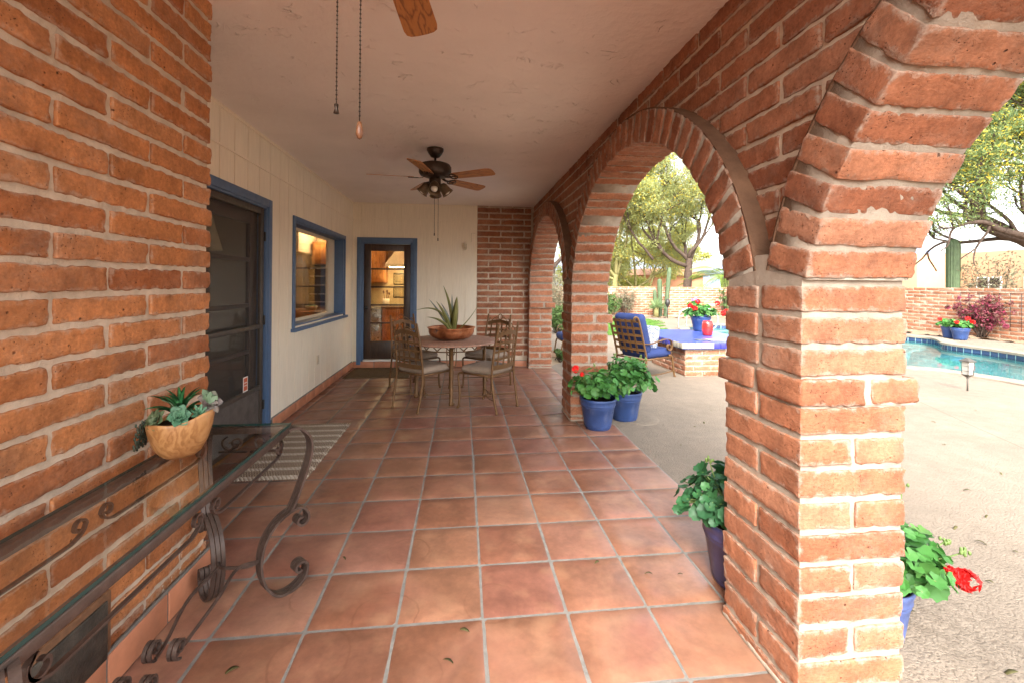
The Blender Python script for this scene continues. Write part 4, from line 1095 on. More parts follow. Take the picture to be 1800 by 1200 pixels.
for k in range(19):
    a = k*2.4; el = .12+1.0*(k/19)**1.3; L = rng.uniform(.13,.185); d = V(math.cos(a)*math.cos(el), math.sin(a)*math.cos(el), math.sin(el))
    blade(ag, c0, c0+d*L, .03, .25, .012+L*.08, 8, V(0,0,1), .15, .8)
ag.build('agave', M['succ_green'], SB)
rosette('rosette', M['succ_teal'], bc+V(.04,-.085,.165), .058, 6, .35, 3, .95, (.4,-.7,.7))
rosette('rosette', M['succ_teal'], bc+V(.10,-.015,.16), .05, 9, .5, 3, .4, (.5,-.5,.6))
rosette('rosette', M['succ_olive'], bc+V(-.055,-.105,.16), .05, 6, .3, 3, .8, (-.2,-.8,.6))
rosette('rosette', M['succ_olive'], bc+V(-.10,-.06,.155), .05, 6, .3, 3, .8, (-.5,-.5,.7))
rosette('rosette', M['succ_pink'], bc+V(.105,.065,.185), .075, 6, .35, 2, .8, (.6,-.3,.7))
tr_ = MB()
for k in range(6):
    p = bc+V(-.125-.004*k, -.055+.02*(k-3), .15); 
    for j in range(11):
        q = p+V(-.014-.0015*j+rng.normal(0,.004), rng.normal(0,.008), -.009*j-.005*(k%2)); tr_.ball(q, .0072, 6, 0, (1,.8,1.2))
tr_.build('trailing_stem', M['succ_black'], SB)
cu = MB().tube(smooth([c0+V(0,-.01,.01),c0+V(-.01,-.03,.05),c0+V(-.04,-.03,.075),c0+V(-.07,-.035,.085),c0+V(-.075,-.04,.095)], 16), .003, 6).build('curly_stem', M['succ_olive'], SB)

SB.scale = (.69,.69,.96)
# ------------------------------------------------------------------ rugs
def rug(name, label, cat, x0, x1, y0, y1, mat, h=.008):
    mb = MB(); n_ = 24; xs = np.linspace(x0, x1, n_); ys = np.linspace(y0, y1, n_*2); gx, gy = np.meshgrid(xs, ys, indexing='ij')
    z = .003+h+rng.normal(0,.0006,gx.shape); ex = np.minimum(gx-x0, x1-gx); ey = np.minimum(gy-y0, y1-gy); z[np.minimum(ex,ey) < 1e-6] = .002
    gx = gx+np.where(ex < 1e-6, rng.normal(0,.002,gx.shape), 0); m_ = len(ys)
    mb.add(np.stack([gx,gy,z],2).reshape(-1,3), [[a*m_+b_,(a+1)*m_+b_,(a+1)*m_+b_+1,a*m_+b_+1] for a in range(n_-1) for b_ in range(m_-1)], 0, True)
    return tag(mb.build(name, mat), label, cat)
rug('woven_rug', 'cream and brown woven rug lying in front of the screen door', 'rug', -1.9, -1.245, 1.51, 2.86, M['rug'])
rug('door_mat', 'plain brown coir mat lying below the back door', 'door mat', -1.93, -.93, 5.1, 5.9, M['mat_brown'], .01)

# ------------------------------------------------------------------ dining set
TC = V(-.24, 3.88, 0); TR = .585
DT = thing('dining_table', 'round mosaic topped patio dining table between four metal chairs', 'table', tuple(TC))
def loc(v): return np.array(v)+TC
MB().lathe([(.001,.712),(TR-.02,.712),(TR-.004,.716),(TR,.722),(TR,.732),(TR-.008,.738),(.001,.738)], TC, 72).build('tabletop', M['mosaic'], DT)
ap = MB(); a = np.linspace(0, 2*PI, 61)[:-1]
ap.tube(np.column_stack([TC[0]+.42*np.cos(a), TC[1]+.42*np.sin(a), np.full(60,.70)]), .009, 6, closed=True); ap.tube(np.column_stack([TC[0]+.42*np.cos(a), TC[1]+.42*np.sin(a), np.full(60,.64)]), .008, 6, closed=True)
for k in range(16):
    t_ = np.linspace(0, 1, 8); aa = 2*PI*k/16+(t_-.5)*.3; ap.tube(np.column_stack([TC[0]+.42*np.cos(aa), TC[1]+.42*np.sin(aa), .64+.06*np.abs(2*t_-1)**.7]), .007, 6)
ap.build('apron_ring', M['chair_iron'], DT)
for k in range(4):
    a_ = R(-88)+k*PI/2; p = V(math.cos(a_), math.sin(a_), 0)
    lg = MB(); lg.tube([TC+p*.44+V(0,0,.004), TC+p*.44+V(0,0,.03), TC+p*.44+V(0,0,.05), TC+p*.43+V(0,0,.71)], [.03,.03,.024,.024], 12)
    for s_ in (-1, 1):
        q = V(-p[1], p[0], 0)*s_; lg.tube(smooth([TC+p*.435+q*.06+V(0,0,.70), TC+p*.435+q*.055+V(0,0,.55), TC+p*.435+q*.045+V(0,0,.48), TC+p*.435+q*.02+V(0,0,.47)], 16), .007, 6)
    lg.build('leg', M['chair_iron'], DT)
BW = thing('aloe_planter', 'wide copper bowl with a spiky aloe on the dining table', 'planter', (TC[0], TC[1]+.06, .739))
bc2 = V(TC[0], TC[1]+.06, .739)
MB().lathe([(.0001,0),(.16,.001),(.235,.022),(.285,.06),(.298,.10),(.297,.135),(.312,.148),(.315,.156),(.308,.158),(.29,.142),(.288,.11),(.20,.09)], bc2, 56).build('bowl', M['copper'], BW)
MB().lathe([(.0001,.115),(.15,.112),(.288,.10)], bc2, 32).build('soil', M['soil'], BW)
b0 = bc2+V(.02,0,.10)
# leaves: (tip offset, width, droop, material)
for tip, w_, bd_, mt in (((-.13,-.05,.60),.075,.03,'aloe'),((.05,-.1,.46),.115,-.02,'aloe'),((-.22,-.1,.40),.075,.02,'aloe'),((-.32,.03,.42),.06,.015,'aloe_blue'),((-.17,.1,.37),.06,.02,'aloe_blue'),
        ((-.02,.12,.48),.05,-.03,'aloe_blue'),((-.50,-.12,.27),.06,.16,'aloe'),((-.33,-.2,.2),.07,.05,'aloe'),((.33,-.05,.36),.028,-.03,'aloe')):
    mb = MB(); blade(mb, b0+V(tip[0]*.12, tip[1]*.12, 0), b0+V(*tip), w_, .28, bd_, 14, V(0,0,1), .2, .85, 0, .75); mb.build('leaf', M[mt], BW)

def chair_proto():
    t = thing('dining_chair', '', 'chair')
    m = M['chair_iron']
    cu = MB(); v, F, e = rbox(V(.235,.225,.04), .038, (6,6,1)); v = v.copy(); v[:,2] += .012*(1-(v[:,0]/.235)**2)*(1-(v[:,1]/.225)**2)*np.sign(v[:,2]); v[:,0] *= 1+.04*v[:,1]/.2
    cu.add(v+V(0,.02,.465), F, 0, True, e); cu.build('cushion', M['taupe'], t, True)
    fr = MB().tube([(-.23,-.2,.42),(-.245,.23,.42)], .011, 8).tube([(.23,-.2,.42),(.245,.23,.42)], .011, 8).tube([(-.245,.23,.42),(.245,.23,.42)], .011, 8).tube([(-.23,-.2,.42),(.23,-.2,.42)], .011, 8)
    fr.build('seat_frame', m, t, True)
    for s_ in (-1, 1):
        MB().tube(smooth([(s_*.245,.2,.42),(s_*.247,.245,.415),(s_*.247,.262,.38),(s_*.245,.245,.2),(s_*.248,.25,.05),(s_*.252,.265,.008)], 24), .0125, 10).lathe([(.017,.0),(.017,.012),(.013,.02)], (s_*.252,.265,.0), 10).build('leg', m, t, True)
        MB().tube(smooth([(s_*.215,-.275,.006),(s_*.228,-.24,.2),(s_*.225,-.21,.43),(s_*.215,-.235,.72),(s_*.20,-.285,1.0)], 30), .0135, 10).ball((s_*.20,-.285,1.003), .014, 8).lathe([(.018,0),(.018,.012),(.014,.02)], (s_*.215,-.275,0), 10).build('leg', m, t, True)
    bk = MB()
    def bp(x, z):  # point of the back surface, dished between the posts
        tt = (z-.43)/.57; y = -.21-.02*tt-.055*tt*tt; hw = .222-.02*tt; return V(x*hw, y-.03*(1-x*x), z)
    for x in (-.66,-.22,.22,.66):
        bk.strap(np.array([bp(x, z) for z in np.linspace(.5,.90-.03*abs(x),10)]), (1,0,0), .024, .005)
    for z in (.60,.69,.78): bk.strap(np.array([bp(x, z+.012*(1-x*x)) for x in np.linspace(-1,1,12)]), (0,0,1), .024, .006)
    for z, h in ((.515,.05),(.885,.05)): bk.strap(np.array([bp(x, z+(.045 if z > .8 else 0)*(1-x*x)-(.02 if z > .8 else 0)) for x in np.linspace(-1,1,14)]), (0,0,1), h, .006)
    bk.build('backrest', m, t, True)
    sc_ = MB(); a_ = np.linspace(0, 2*PI, 21)[:-1]; c = bp(0, .975)
    sc_.tube(np.column_stack([c[0]+.036*np.cos(a_), np.full(20,c[1]), c[2]+.04*np.sin(a_)]), .006, 6, closed=True)
    for s_ in (-1, 1):
        pr = smooth([(s_*.15,.945),(s_*.28,.97),(s_*.5,.95),(s_*.68,.915),(s_*.83,.91),(s_*.9,.935),(s_*.82,.955),(s_*.75,.94)], 30)
        sc_.tube(np.array([bp(x, z) for x, z in pr]), .006, 6)
    sc_.build('crest_scroll', m, t, True)
    sr = MB()
    for s_ in (-1, 1): sr.tube(smooth([(s_*.246,.25,.14),(s_*.15,.12,.135),(s_*.06,.0,.135),(s_*.15,-.12,.14),(s_*.226,-.245,.15)], 24), .007, 6)
    a_ = np.linspace(0, 2*PI, 17)[:-1]; sr.tube(np.column_stack([.055*np.cos(a_), .055*np.sin(a_), np.full(16,.135)]), .006, 6, closed=True)
    sr.build('stretcher', m, t, True); return t
ch0 = chair_proto()
G = 'bronze chairs round the dining table'
spots = [((-.565,3.47), (.68,.74), 'metal dining chair at front left of the round table, back turned to the viewer'),
         ((.22,3.37), (-.77,.64), 'metal dining chair at front right of the round table, back turned to the viewer'),
         ((-.77,4.42), (.58,-.6), 'metal dining chair behind the table on the side of the back door'),
         ((.27,4.42), (-.6,-.72), 'metal dining chair behind the table on the side of the brick wall')]
for i, ((x, y), d, lb) in enumerate(spots):
    c = ch0 if i == 0 else copy_tree(ch0)
    c.location = (x, y, 0); c.rotation_euler = (0, 0, math.atan2(-d[0], d[1])); tag(c, lb, 'chair', G)

# ------------------------------------------------------------------ ceiling fans
def fan_proto(x, y, rot, label, chains):
    t = thing('ceiling_fan', label, 'ceiling fan', (x, y, CZ), 0, 'ceiling fans on the patio ceiling')
    mt = M['fan_bronze']; o_ = V(x, y, CZ)
    MB().lathe([(.001,0),(.085,-.001),(.085,-.02),(.07,-.05),(.045,-.085),(.02,-.095),(.001,-.095)], o_, 28).build('canopy', mt, t)
    MB().tube([o_+V(0,0,-.09), o_+V(0,0,-.16)], .0125, 10).build('rod', mt, t)
    MB().lathe([(.001,-.145),(.1,-.148),(.15,-.165),(.165,-.19),(.165,-.25),(.15,-.275),(.11,-.29),(.07,-.3),(.001,-.3)], o_, 36).build('motor', mt, t)
    for k in range(5):
        a_ = rot+k*2*PI/5; d = V(math.cos(a_), math.sin(a_), 0); s_ = V(-d[1], d[0], 0); zb = -.30; pitch = R(-13)
        u_ = s_*math.cos(pitch)+V(0,0,1)*math.sin(pitch); nz = np.cross(d, u_)
        out = []
        for r_, w_ in ((.215,.052),(.24,.058),(.45,.066),(.62,.072),(.655,.066),(.67,.05),(.675,.02)): out.append((r_, w_))
        pts = [(r_, w_) for r_, w_ in out]+[(r_, -w_) for r_, w_ in out[::-1]]
        top = [o_+V(0,0,zb)+d*r_+u_*w_+nz*.003 for r_, w_ in pts]; bot = [p-nz*.006 for p in top]; n_ = len(pts)
        bl = MB().add(np.array(top+bot)-o_, [list(range(n_)), list(range(n_,2*n_))[::-1]]+[[i,n_+i,n_+(i+1)%n_,(i+1)%n_] for i in range(n_)], 0, False)
        # every blade gets its own local frame, so the grain runs along it
        Mx = np.array([d, u_, nz]); base = V(0,0,zb)
        bl.v[0] = (bl.v[0]-base)@Mx.T
        ob = bl.build('blade', M['oak'], t, True); ob.matrix_local = Matrix(((d[0],u_[0],nz[0],0),(d[1],u_[1],nz[1],0),(d[2],u_[2],nz[2],zb),(0,0,0,1)))
        ir = MB(); ir.strap(smooth([V(.09,0,.02),V(.13,0,-.004),V(.17,0,-.008),V(.2,0,-.006)], 12), (0,1,0), .03, .006)
        for q in (-1, 1): ir.tube(smooth([V(.17,q*.008,-.007),V(.195,q*.042,-.007),V(.235,q*.045,-.007),V(.26,q*.02,-.007)], 14), .006, 6)
        ir.tube([V(.18,0,-.007),V(.27,0,-.007)], .006, 6)
        ir.build('blade_iron', mt, ob, True)
    MB().lathe([(.001,-.3),(.055,-.3),(.06,-.315),(.06,-.375),(.05,-.39),(.03,-.4),(.001,-.402)], o_, 24).build('light_hub', mt, t)
    for k in range(4):
        a_ = rot+.55+k*PI/2; d = V(math.cos(a_), math.sin(a_), 0); ax = unit(d*.62-V(0,0,1)*.8); b_ = o_+V(0,0,-.365)+d*.062
        lm = MB().tube([o_+V(0,0,-.36)+d*.04, b_+ax*.01], .012, 8).lathe([(.018,0),(.035,.008),(.047,.03),(.05,.07),(.056,.1),(.064,.118),(.06,.118),(.05,.095),(.045,.06),(.03,.02)], b_, 22, axis=ax)
        lo_ = lm.build('lamp_shade', M['fan_shade'], t); MB().ball(b_+ax*.085, .036, 14, 0).build('bulb', M['bulb'], lo_)
    for (dx, dy, z1, end) in chains:
        ch = MB(); p0 = o_+V(dx, dy, -.39); n_ = int((z1-(-.39))/-.012*1)
        for i in range(abs(n_)):
            ch.ball(p0+V(0,0,-.012*i), .0031, 6)
        ch.tube([p0, V(p0[0],p0[1],CZ+z1)], .0016, 5)
        co = ch.build('pull_chain', M['chain'], t)
        e = V(p0[0], p0[1], CZ+z1)
        if end == 'wood': MB().lathe([(.001,.02),(.005,.018),(.009,.0),(.010,-.014),(.006,-.026),(.001,-.029)], e+V(0,0,-.02), 14).build('knob', M['knob_wood'], co)
        else: MB().lathe([(.001,.012),(.006,.008),(.0045,-.004),(.008,-.016),(.001,-.017)], e, 10).build('knob', M['chain'], co)
    return t
fan_proto(-.392, 2.667, R(-31), 'bronze ceiling fan with five oak blades and four lamps above the dining end', [(.0,-.04,-.88,'bell'),(.035,-.01,-.93,'bell')])
fan_proto(-.355, -.66, R(84), 'nearest ceiling fan, seen as one oak blade and two hanging pull chains', [(-.03,-.05,-.945,'wood'),(-.095,-.035,-.905,'bell')])

# ------------------------------------------------------------------ fallen leaves
lf = None; G2 = 'dry leaves fallen on the paving'
fl_xy = [(-.083,-.071,0),(-.147,-.22,0),(-.951,-.18,0),(.615,.325,0),(1.01,.19,0),(-1.2,1.19,0),(.848,.205,0),(-.719,.49,0)]+[(x, y, DZ) for x, y in ((1.926,1.96),(2.339,2.457),(2.51,2.578),(2.023,2.54),(2.843,3.008),(5.067,2.384),(4.423,1.742),(3.571,.891),(3.288,.558),(2.995,.204),(2.9,.3),(2.545,-.006),(2.006,-.477),(1.95,-.15),(6.079,2.747),(4.188,1.13),(2.931,.457),(2.2,.1),(2.4,.3),(2.1,.35),(3.4,1.5),(2.7,1.4),(3.9,.4))]
for i, (x, y, z) in enumerate(fl_xy):
    if lf is None:
        mb = MB(); blade(mb, (-.02,0,.003), (.022,.003,.006), .016, .25, .006, 5, V(0,0,1), .02, .6); lf = mb.build('fallen_leaf', M['dry_leaf'], None); c = lf
    else: c = lf.copy(); COL.objects.link(c)
    s_ = random.uniform(.6,1.25); c.location = (x, y, z+.001); c.rotation_euler = (random.uniform(-.3,.3), random.uniform(-.3,.3), random.uniform(0,6.28)); c.scale = (s_, s_, s_)
    tag(c, 'small dry brown leaf lying on the terracotta tiles' if z == 0 else 'small dry brown leaf lying on the tan pool deck', 'leaf', G2+(' tiles' if z == 0 else ' deck'))
# ------------------------------------------------------------------ geraniums and pots
def round_leaf(r):
    n_ = 19; a_ = np.linspace(R(-75), R(255), n_); rr = r*(.9+.1*np.cos(a_*7.6)); v = [(0,-.12*r,-.1*r)]+[(q*math.cos(b_), q*math.sin(b_), .16*q*(1+.45*math.sin(b_*5))) for q, b_ in zip(rr, a_)]
    v += [(.55*q*math.cos(b_), .55*q*math.sin(b_), .0) for q, b_ in zip(rr, a_)]
    f = [[0, n_+1+i, n_+2+i] for i in range(n_-1)]+[[n_+1+i, 1+i, 2+i, n_+2+i] for i in range(n_-1)]
    return np.array(v), f
def leafball(mb, c, rad, count, size, bias=V(0,0,.45), shell=.55, stems=None, squash=1., clip=None):
    c = V(*c); rad = np.array(rad, float)
    for _ in range(count):
        d = unit(rng.normal(size=3)); d[2] = abs(d[2])*1.0-.12; d = unit(d)
        q = rng.uniform(shell, 1.)**.7
        p = c+d*rad*q*(1+rng.normal(0,.05))
        if clip is not None and clip(p): continue
        nn = unit(d*.75+bias+rng.normal(0,.33,3)); out = d-nn*np.dot(d,nn); out = unit(out+rng.normal(0,.3,3)); out = unit(out-nn*np.dot(out,nn)); sx = np.cross(out, nn)
        v, f = round_leaf(size*rng.uniform(.55,1.15)); mb.add(p+v@np.array([sx, out, nn]), f, 0, True)
        if stems is not None and rng.random() < .35: stems.tube(smooth([c+d*rad*.15-V(0,0,rad[2]*.2), c+d*rad*.5*q, p], 6), .0022, 4)
def flower_head(c, r, mat, parent, count=26, name='flower_head'):
    mb = MB(); c = V(*c)
    for _ in range(count):
        d = unit(rng.normal(size=3)+V(0,0,.3)); p = c+d*r*rng.uniform(.55,1.)
        x = unit(np.cross(d, rng.normal(size=3))); y = np.cross(d, x); s_ = r*.55
        a_ = np.linspace(0, 2*PI, 11)[:-1]; rr = s_*np.where(np.arange(10) % 2, .55, 1.)
        v = [p-d*s_*.2]+[p+x*q*math.cos(b_)+y*q*math.sin(b_)+d*s_*.15 for q, b_ in zip(rr, a_)]
        mb.add(np.array(v), [[0,1+i,1+(i+1)%10] for i in range(10)], 0, False)
    return mb.build(name, mat, parent)
def pot_prof(r, h):
    return [(.001,0),(r*.66,0),(r*.68,.008),(r*.69,h*.05),(r*.705,h*.055),(r*.70,h*.075),(r*.715,h*.10),(r*.73,h*.105),(r*.725,h*.125),(r*.74,h*.15),(r*.89,h*.70),(r*.915,h*.715),(r*.905,h*.74),(r*.93,h*.77),(r*.955,h*.785),(r*.945,h*.81),(r*.965,h*.90),(r*.995,h*.93),(r,h*.965),(r*.985,h),(r*.93,h),(r*.9,h*.93),(r*.86,h*.8)]
def geranium(x, y, z, r, h, label, pot='blue_glaze', leaf='ger', rad=(.28,.26,.24), count=230, size=.04, dz=.06, flowers=(), buds=(), off=(0,0), clip=None, shell=.5, petal='red_petal', group='potted geraniums in blue pots'):
    t = thing('potted_geranium', label, 'potted plant', (x, y, z), 0, group); o_ = V(x, y, z)
    MB().lathe(pot_prof(r, h), o_, 44).build('pot', M[pot], t)
    MB().lathe([(.001,h*.9),(r*.9,h*.885)], o_, 24).build('soil', M['soil'], t)
    lb_ = MB(); sm_ = MB(); c = o_+V(off[0], off[1], h+dz); leafball(lb_, c, rad, count, size, V(0,0,.45), shell, sm_, 1, clip)
    for (dx, dy, dzz, fr_) in flowers:
        p = c+V(dx,dy,dzz); sm_.tube(smooth([c+V(dx*.3,dy*.3,0), c+V(dx*.8,dy*.8,dzz*.6), p], 10), .0028, 5)
    for (dx, dy, dzz) in buds:
        p = c+V(dx,dy,dzz); sm_.tube(smooth([c+V(dx*.3,dy*.3,0), c+V(dx*.75,dy*.75,dzz*.6), p], 10), .0028, 5)
        for _ in range(9): sm_.ball(p+rng.normal(0,.008,3), .0065, 6, 0, (1,1,1.5))
    lb_.build('foliage', M[leaf], t)
    if sm_.n: sm_.build('stems', M['stem'], t)
    for (dx, dy, dzz, fr_) in flowers: flower_head(c+V(dx,dy,dzz), fr_, M[petal], t)
    return t
inpier = lambda y0, y1: (lambda p: XA0-.03 < p[0] < XA1+.05 and y0-.03 < p[1] < y1+.03)
geranium(1.30, 2.50, 0, .19, .315, 'full geranium in a cobalt pot on the tiles at the foot of the middle pier', rad=(.315,.25,.20), count=330, size=.044, dz=.075,
    flowers=((-.27,-.12,.24,.036),(-.215,-.16,.19,.022)), buds=((.17,0,.36),(-.02,.06,.24)), clip=inpier(2.735,3.15), shell=.35)
geranium(1.70, 2.80, DZ, .19, .315, 'taller geranium in a cobalt pot on the deck behind the one on the tiles', rad=(.30,.30,.28), count=360, size=.046, dz=.10,
    flowers=((-.16,-.22,.02,.022),), buds=((.13,-.05,.28),(.22,.02,.24)), clip=inpier(2.735,3.15), off=(.04,.02), shell=.35)
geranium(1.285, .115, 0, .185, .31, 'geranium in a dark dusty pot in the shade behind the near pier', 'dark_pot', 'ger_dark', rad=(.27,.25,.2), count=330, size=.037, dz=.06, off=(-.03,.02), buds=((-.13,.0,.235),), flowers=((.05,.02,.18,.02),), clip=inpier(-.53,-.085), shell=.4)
geranium(1.665, -.245, DZ, .125, .24, 'small red flowered geranium in a faded blue pot beside the near pier', 'pale_pot', 'ger', rad=(.22,.2,.19), count=330, size=.042, dz=.075, off=(.045,-.01),
    flowers=((.17,-.16,.015,.04),(.115,-.15,.04,.026)), buds=((.12,.05,.30),(.2,-.06,.11),(.235,-.1,.085)), clip=inpier(-.53,-.085), shell=.3)
# two by the garden wall across the pool
geranium(14.05, 9.2, .0, .215, .33, 'wide blue pot of red geraniums on the coping before the bougainvillea', rad=(.26,.27,.19), count=170, size=.055, dz=.05, flowers=((-.02,-.2,.22,.06),(.12,-.22,.12,.06),(-.25,-.1,.12,.05)), group='blue pots beyond the pool')
geranium(14.2, 9.6, .0, .2, .33, 'blue pot of leafy geranium half hidden behind the wide pot before the bougainvillea', rad=(.26,.27,.17), count=140, size=.055, dz=.05, flowers=((-.2,.1,.16,.05),), group='blue pots beyond the pool')
# two before the back garden wall
pd = MB().box((10.25,17.2,0),(10.75,17.6,.26),0,.02); tag(pd.build('stone_block', M['travertine']), 'pale stone block under the small blue pot by the back garden wall', 'stone block')
geranium(10.5, 17.4, .262, .2, .28, 'small blue pot of pink flowers raised on a block by the back garden wall', rad=(.26,.26,.16), count=110, size=.06, dz=.05, flowers=((-.1,-.1,.22,.07),(.05,-.12,.26,.07),(.18,0,.15,.05)), petal='pink_petal', group='blue pots beyond the pool')
geranium(10.75, 17.0, .0, .25, .3, 'low blue pot of yellow green leaves by the back garden wall', rad=(.3,.3,.16), count=140, size=.06, dz=.05, leaf='shrub_green', group='blue pots beyond the pool')

# ------------------------------------------------------------------ tiled outdoor table on its brick base
BT = thing('tiled_table', 'low outdoor table with cobalt tile top on a brick base beside the lounge chair', 'table', (4.2, 5.5, DZ))
tb = MB(); bx0, bx1, by0, by1 = 3.53, 4.24, 4.93, 6.2
def brick_course(mb, x0, x1, y0, y1, z0, n_, pr, hb, L=.3, seg=(2,1,1), mi=0, dep=.09):
    for k in range(n_):
        zc = z0+pr*(k+.5)
        for (A, B_, ax, nn) in (((x0,y0),(x1,y0),0,1),((x0,y0),(x0,y1),1,1),((x1,y0),(x1,y1),1,-1),((x0,y1),(x1,y1),0,-1)):
            D = (x1-x0) if ax == 0 else (y1-y0); s_ = -(L/2 if k % 2 else 0)
            while s_ < D-.02:
                a_ = max(s_, 0)+.006; b_ = min(s_+L, D)-.006; s_ += L
                if b_-a_ < .03: continue
                if ax == 0: brick(mb, (A[0]+(a_+b_)/2, A[1]+nn*dep/2, zc), np.eye(3), ((b_-a_)/2, dep/2, hb), seg, .006, .002, mi)
                else: brick(mb, (A[0]+nn*dep/2, A[1]+(a_+b_)/2, zc), [[0,1,0],[-1,0,0],[0,0,1]], ((b_-a_)/2, dep/2, hb), seg, .006, .002, mi)
brick_course(tb, bx0, bx1, by0, by1, DZ+.0, 5, .087, .036)
tb.box((bx0+.008, by0+.008, DZ), (bx1-.008, by1-.008, .43), 1); tb.build('brick_base', [M['brick_yard'], M['mortar_yard']], BT)
sx0, sx1, sy0, sy1 = 3.44, 5.0, 4.86, 6.95
MB().box((sx0+.012, sy0+.012, .44), (sx1-.012, sy1-.012, .535), 0).add([(sx0+.01,sy0+.01,.541),(sx1-.01,sy0+.01,.541),(sx1-.01,sy1-.01,.541),(sx0+.01,sy1-.01,.541)], [[0,1,2,3]], 0, False).build('tile_top', M['blue_tile'], BT)
ed = MB()
k = 0
for i in range(int((sy1-sy0)/.11)):
    y_ = sy0+.004+i*.11; ed.box((sx0, y_+.003, .452), (sx0+.011, y_+.104, .54), 0 if i > 2 else 1, .003)
for i in range(int((sx1-sx0)/.11)):
    x_ = sx0+.004+i*.11; ed.box((x_+.003, sy0, .452), (x_+.104, sy0+.011, .54), 1 if i < 5 else 0, .003)
ed.build('edge_tile', [M['blue_tile_edge'], M['travertine']], BT)
geranium(4.75, 6.62, .543, .2, .30, 'bright red geranium in a cobalt pot standing on the blue tiled table', rad=(.34,.3,.2), count=260, size=.05, dz=.05, flowers=((-.34,-.2,.17,.055),(-.26,-.24,.12,.05),(-.12,-.1,.25,.05),(.26,-.15,.22,.05),(.36,-.2,.02,.05),(.45,-.15,.06,.045)))
RT = thing('red_tumbler', 'red drinking tumbler on the blue tiled table beside the geranium', 'tumbler', (4.45, 5.86, .543))
MB().lathe([(.07,0),(.083,.01),(.098,.10),(.096,.21),(.084,.255),(.074,.262),(.068,.25),(.078,.2),(.08,.03),(.001,.02)], (4.45,5.86,.543), 28).build('cup', M['red_glass'], RT)
MB().lathe([(.078,.258),(.08,.262),(.074,.268),(.072,.262)], (4.45,5.86,.543), 28).build('rim', M['red_glass'], RT)
mg = MB().box((3.86,5.1,.543),(4.12,5.3,.551),0,.002).box((4.02,5.06,.5515),(4.28,5.24,.562),1,.002)
mgo = thing('magazines', 'magazines lying open at the front edge of the blue tiled table', 'magazine', (4.05,5.2,.543)); MB().box((3.86,5.1,.543),(4.12,5.3,.551),0,.002).build('magazine', M['paper_dark'], mgo); MB().box((4.04,5.04,.5515),(4.30,5.22,.562),0,.002).build('magazine', M['paper'], mgo)

# ------------------------------------------------------------------ lounge chairs
def lounge_proto():
    t = thing('lounge_chair', '', 'lounge chair'); m = M['chair_iron']
    v, F, e = rbox(V(.28,.3,.07), .055, (6,6,2)); cu = MB().add(v+V(0,.06,.40), F, 0, True, e); cu.build('seat_cushion', M['blue_fabric'], t, True)
    v, F, e = rbox(V(.28,.075,.32), .06, (6,2,6)); ca, sa = math.cos(R(17)), math.sin(R(17)); v = v@np.array([[1,0,0],[0,ca,sa],[0,-sa,ca]]).T@np.diag([1,1,1])
    v, F, e = rbox(V(.28,.075,.32), .06, (6,2,6)); v = np.column_stack([v[:,0], v[:,1]*ca-v[:,2]*sa, v[:,1]*sa+v[:,2]*ca])
    bc_ = MB().add(v+V(0,-.27,.72), F, 0, True, e); bo = bc_.build('back_cushion', M['blue_fabric'], t, True)
    tie = MB()
    for z in (.55,.78): tie.tube(smooth([(-.27,-.27,z),(-.31,-.31,z-.01),(-.3,-.36,z-.05)],8), .004, 5).tube(smooth([(.27,-.27,z),(.31,-.31,z-.01),(.3,-.36,z-.05)],8), .004, 5)
    tie.build('tie', M['blue_fabric'], bo, True)
    def bp(x, z): return V(x, -.315-(z-.34)*.32+.02-.03*(1-(x/.29)**2), z)
    bk = MB()
    for x in (-.17,-.06,.06,.17): bk.strap(np.array([bp(x,z) for z in np.linspace(.42,.95,8)]), (1,0,0), .04, .005)
    for z in (.48,.59,.70,.81,.92): bk.strap(np.array([bp(x,z) for x in np.linspace(-.29,.29,9)]), (0,0,1), .04, .006)
    bk.build('back_lattice', m, t, True)
    for s_ in (-1, 1):
        x = s_*.3
        MB().tube(smooth([(x,-.40,0),(x,-.33,.18),(x,-.30,.34),(x,-.37,.60),(x,-.48,.93),(x-s_*.012,-.54,.99),(x-s_*.03,-.555,.95),(x-s_*.04,-.53,.92)], 36), .017, 8).build('leg', m, t, True)
        MB().tube(smooth([(x,.40,.0),(x,.37,.1),(x,.34,.28),(x,.31,.34),(x,.25,.36)], 24), .016, 8).lathe([(.024,0),(.024,.015),(.016,.025)], (x,.40,0), 10).build('leg', m, t, True)
        arm = np.vstack([smooth([(-.36,.58),(-.2,.57),(0,.60),(.18,.62),(.29,.59),(.325,.52)], 36), spiral((.25,.50), .075, .022, .1, -5.8, 34)])
        MB().strap(np.array([V(x, a_, b_) for a_, b_ in arm]), (1,0,0), .034, .012).build('armrest', m, t, True)
        MB().tube(smooth([(x,-.37,.1),(x-s_*.03,0,.07),(x,.37,.1)], 16), .009, 6).build('stretcher', m, t, True)
    sf = MB().tube([(-.3,-.31,.33),(-.3,.33,.33)], .014, 8).tube([(.3,-.31,.33),(.3,.33,.33)], .014, 8).tube([(-.3,.33,.33),(.3,.33,.33)], .014, 8).tube([(-.3,-.31,.33),(.3,-.31,.33)], .014, 8)
    for y_ in (-.15,0,.15): sf.strap([(-.3,y_,.325),(.3,y_,.325)], (0,1,0), .04, .004)
    sf.build('seat_frame', m, t, True); return t
lc0 = lounge_proto()
GL = 'cushioned lounge chairs on the pool deck'
lc0.location = (2.86, 5.02, DZ); lc0.rotation_euler = (0,0,math.atan2(-.89,.46)); tag(lc0, 'iron lounge chair with navy cushions facing the blue tiled table', 'lounge chair', GL)
lc1 = copy_tree(lc0); lc1.location = (2.26, 7.13, DZ); lc1.rotation_euler = (0,0,R(90)); tag(lc1, 'second navy cushioned lounge chair, seen in part through the farthest arch', 'lounge chair', GL)
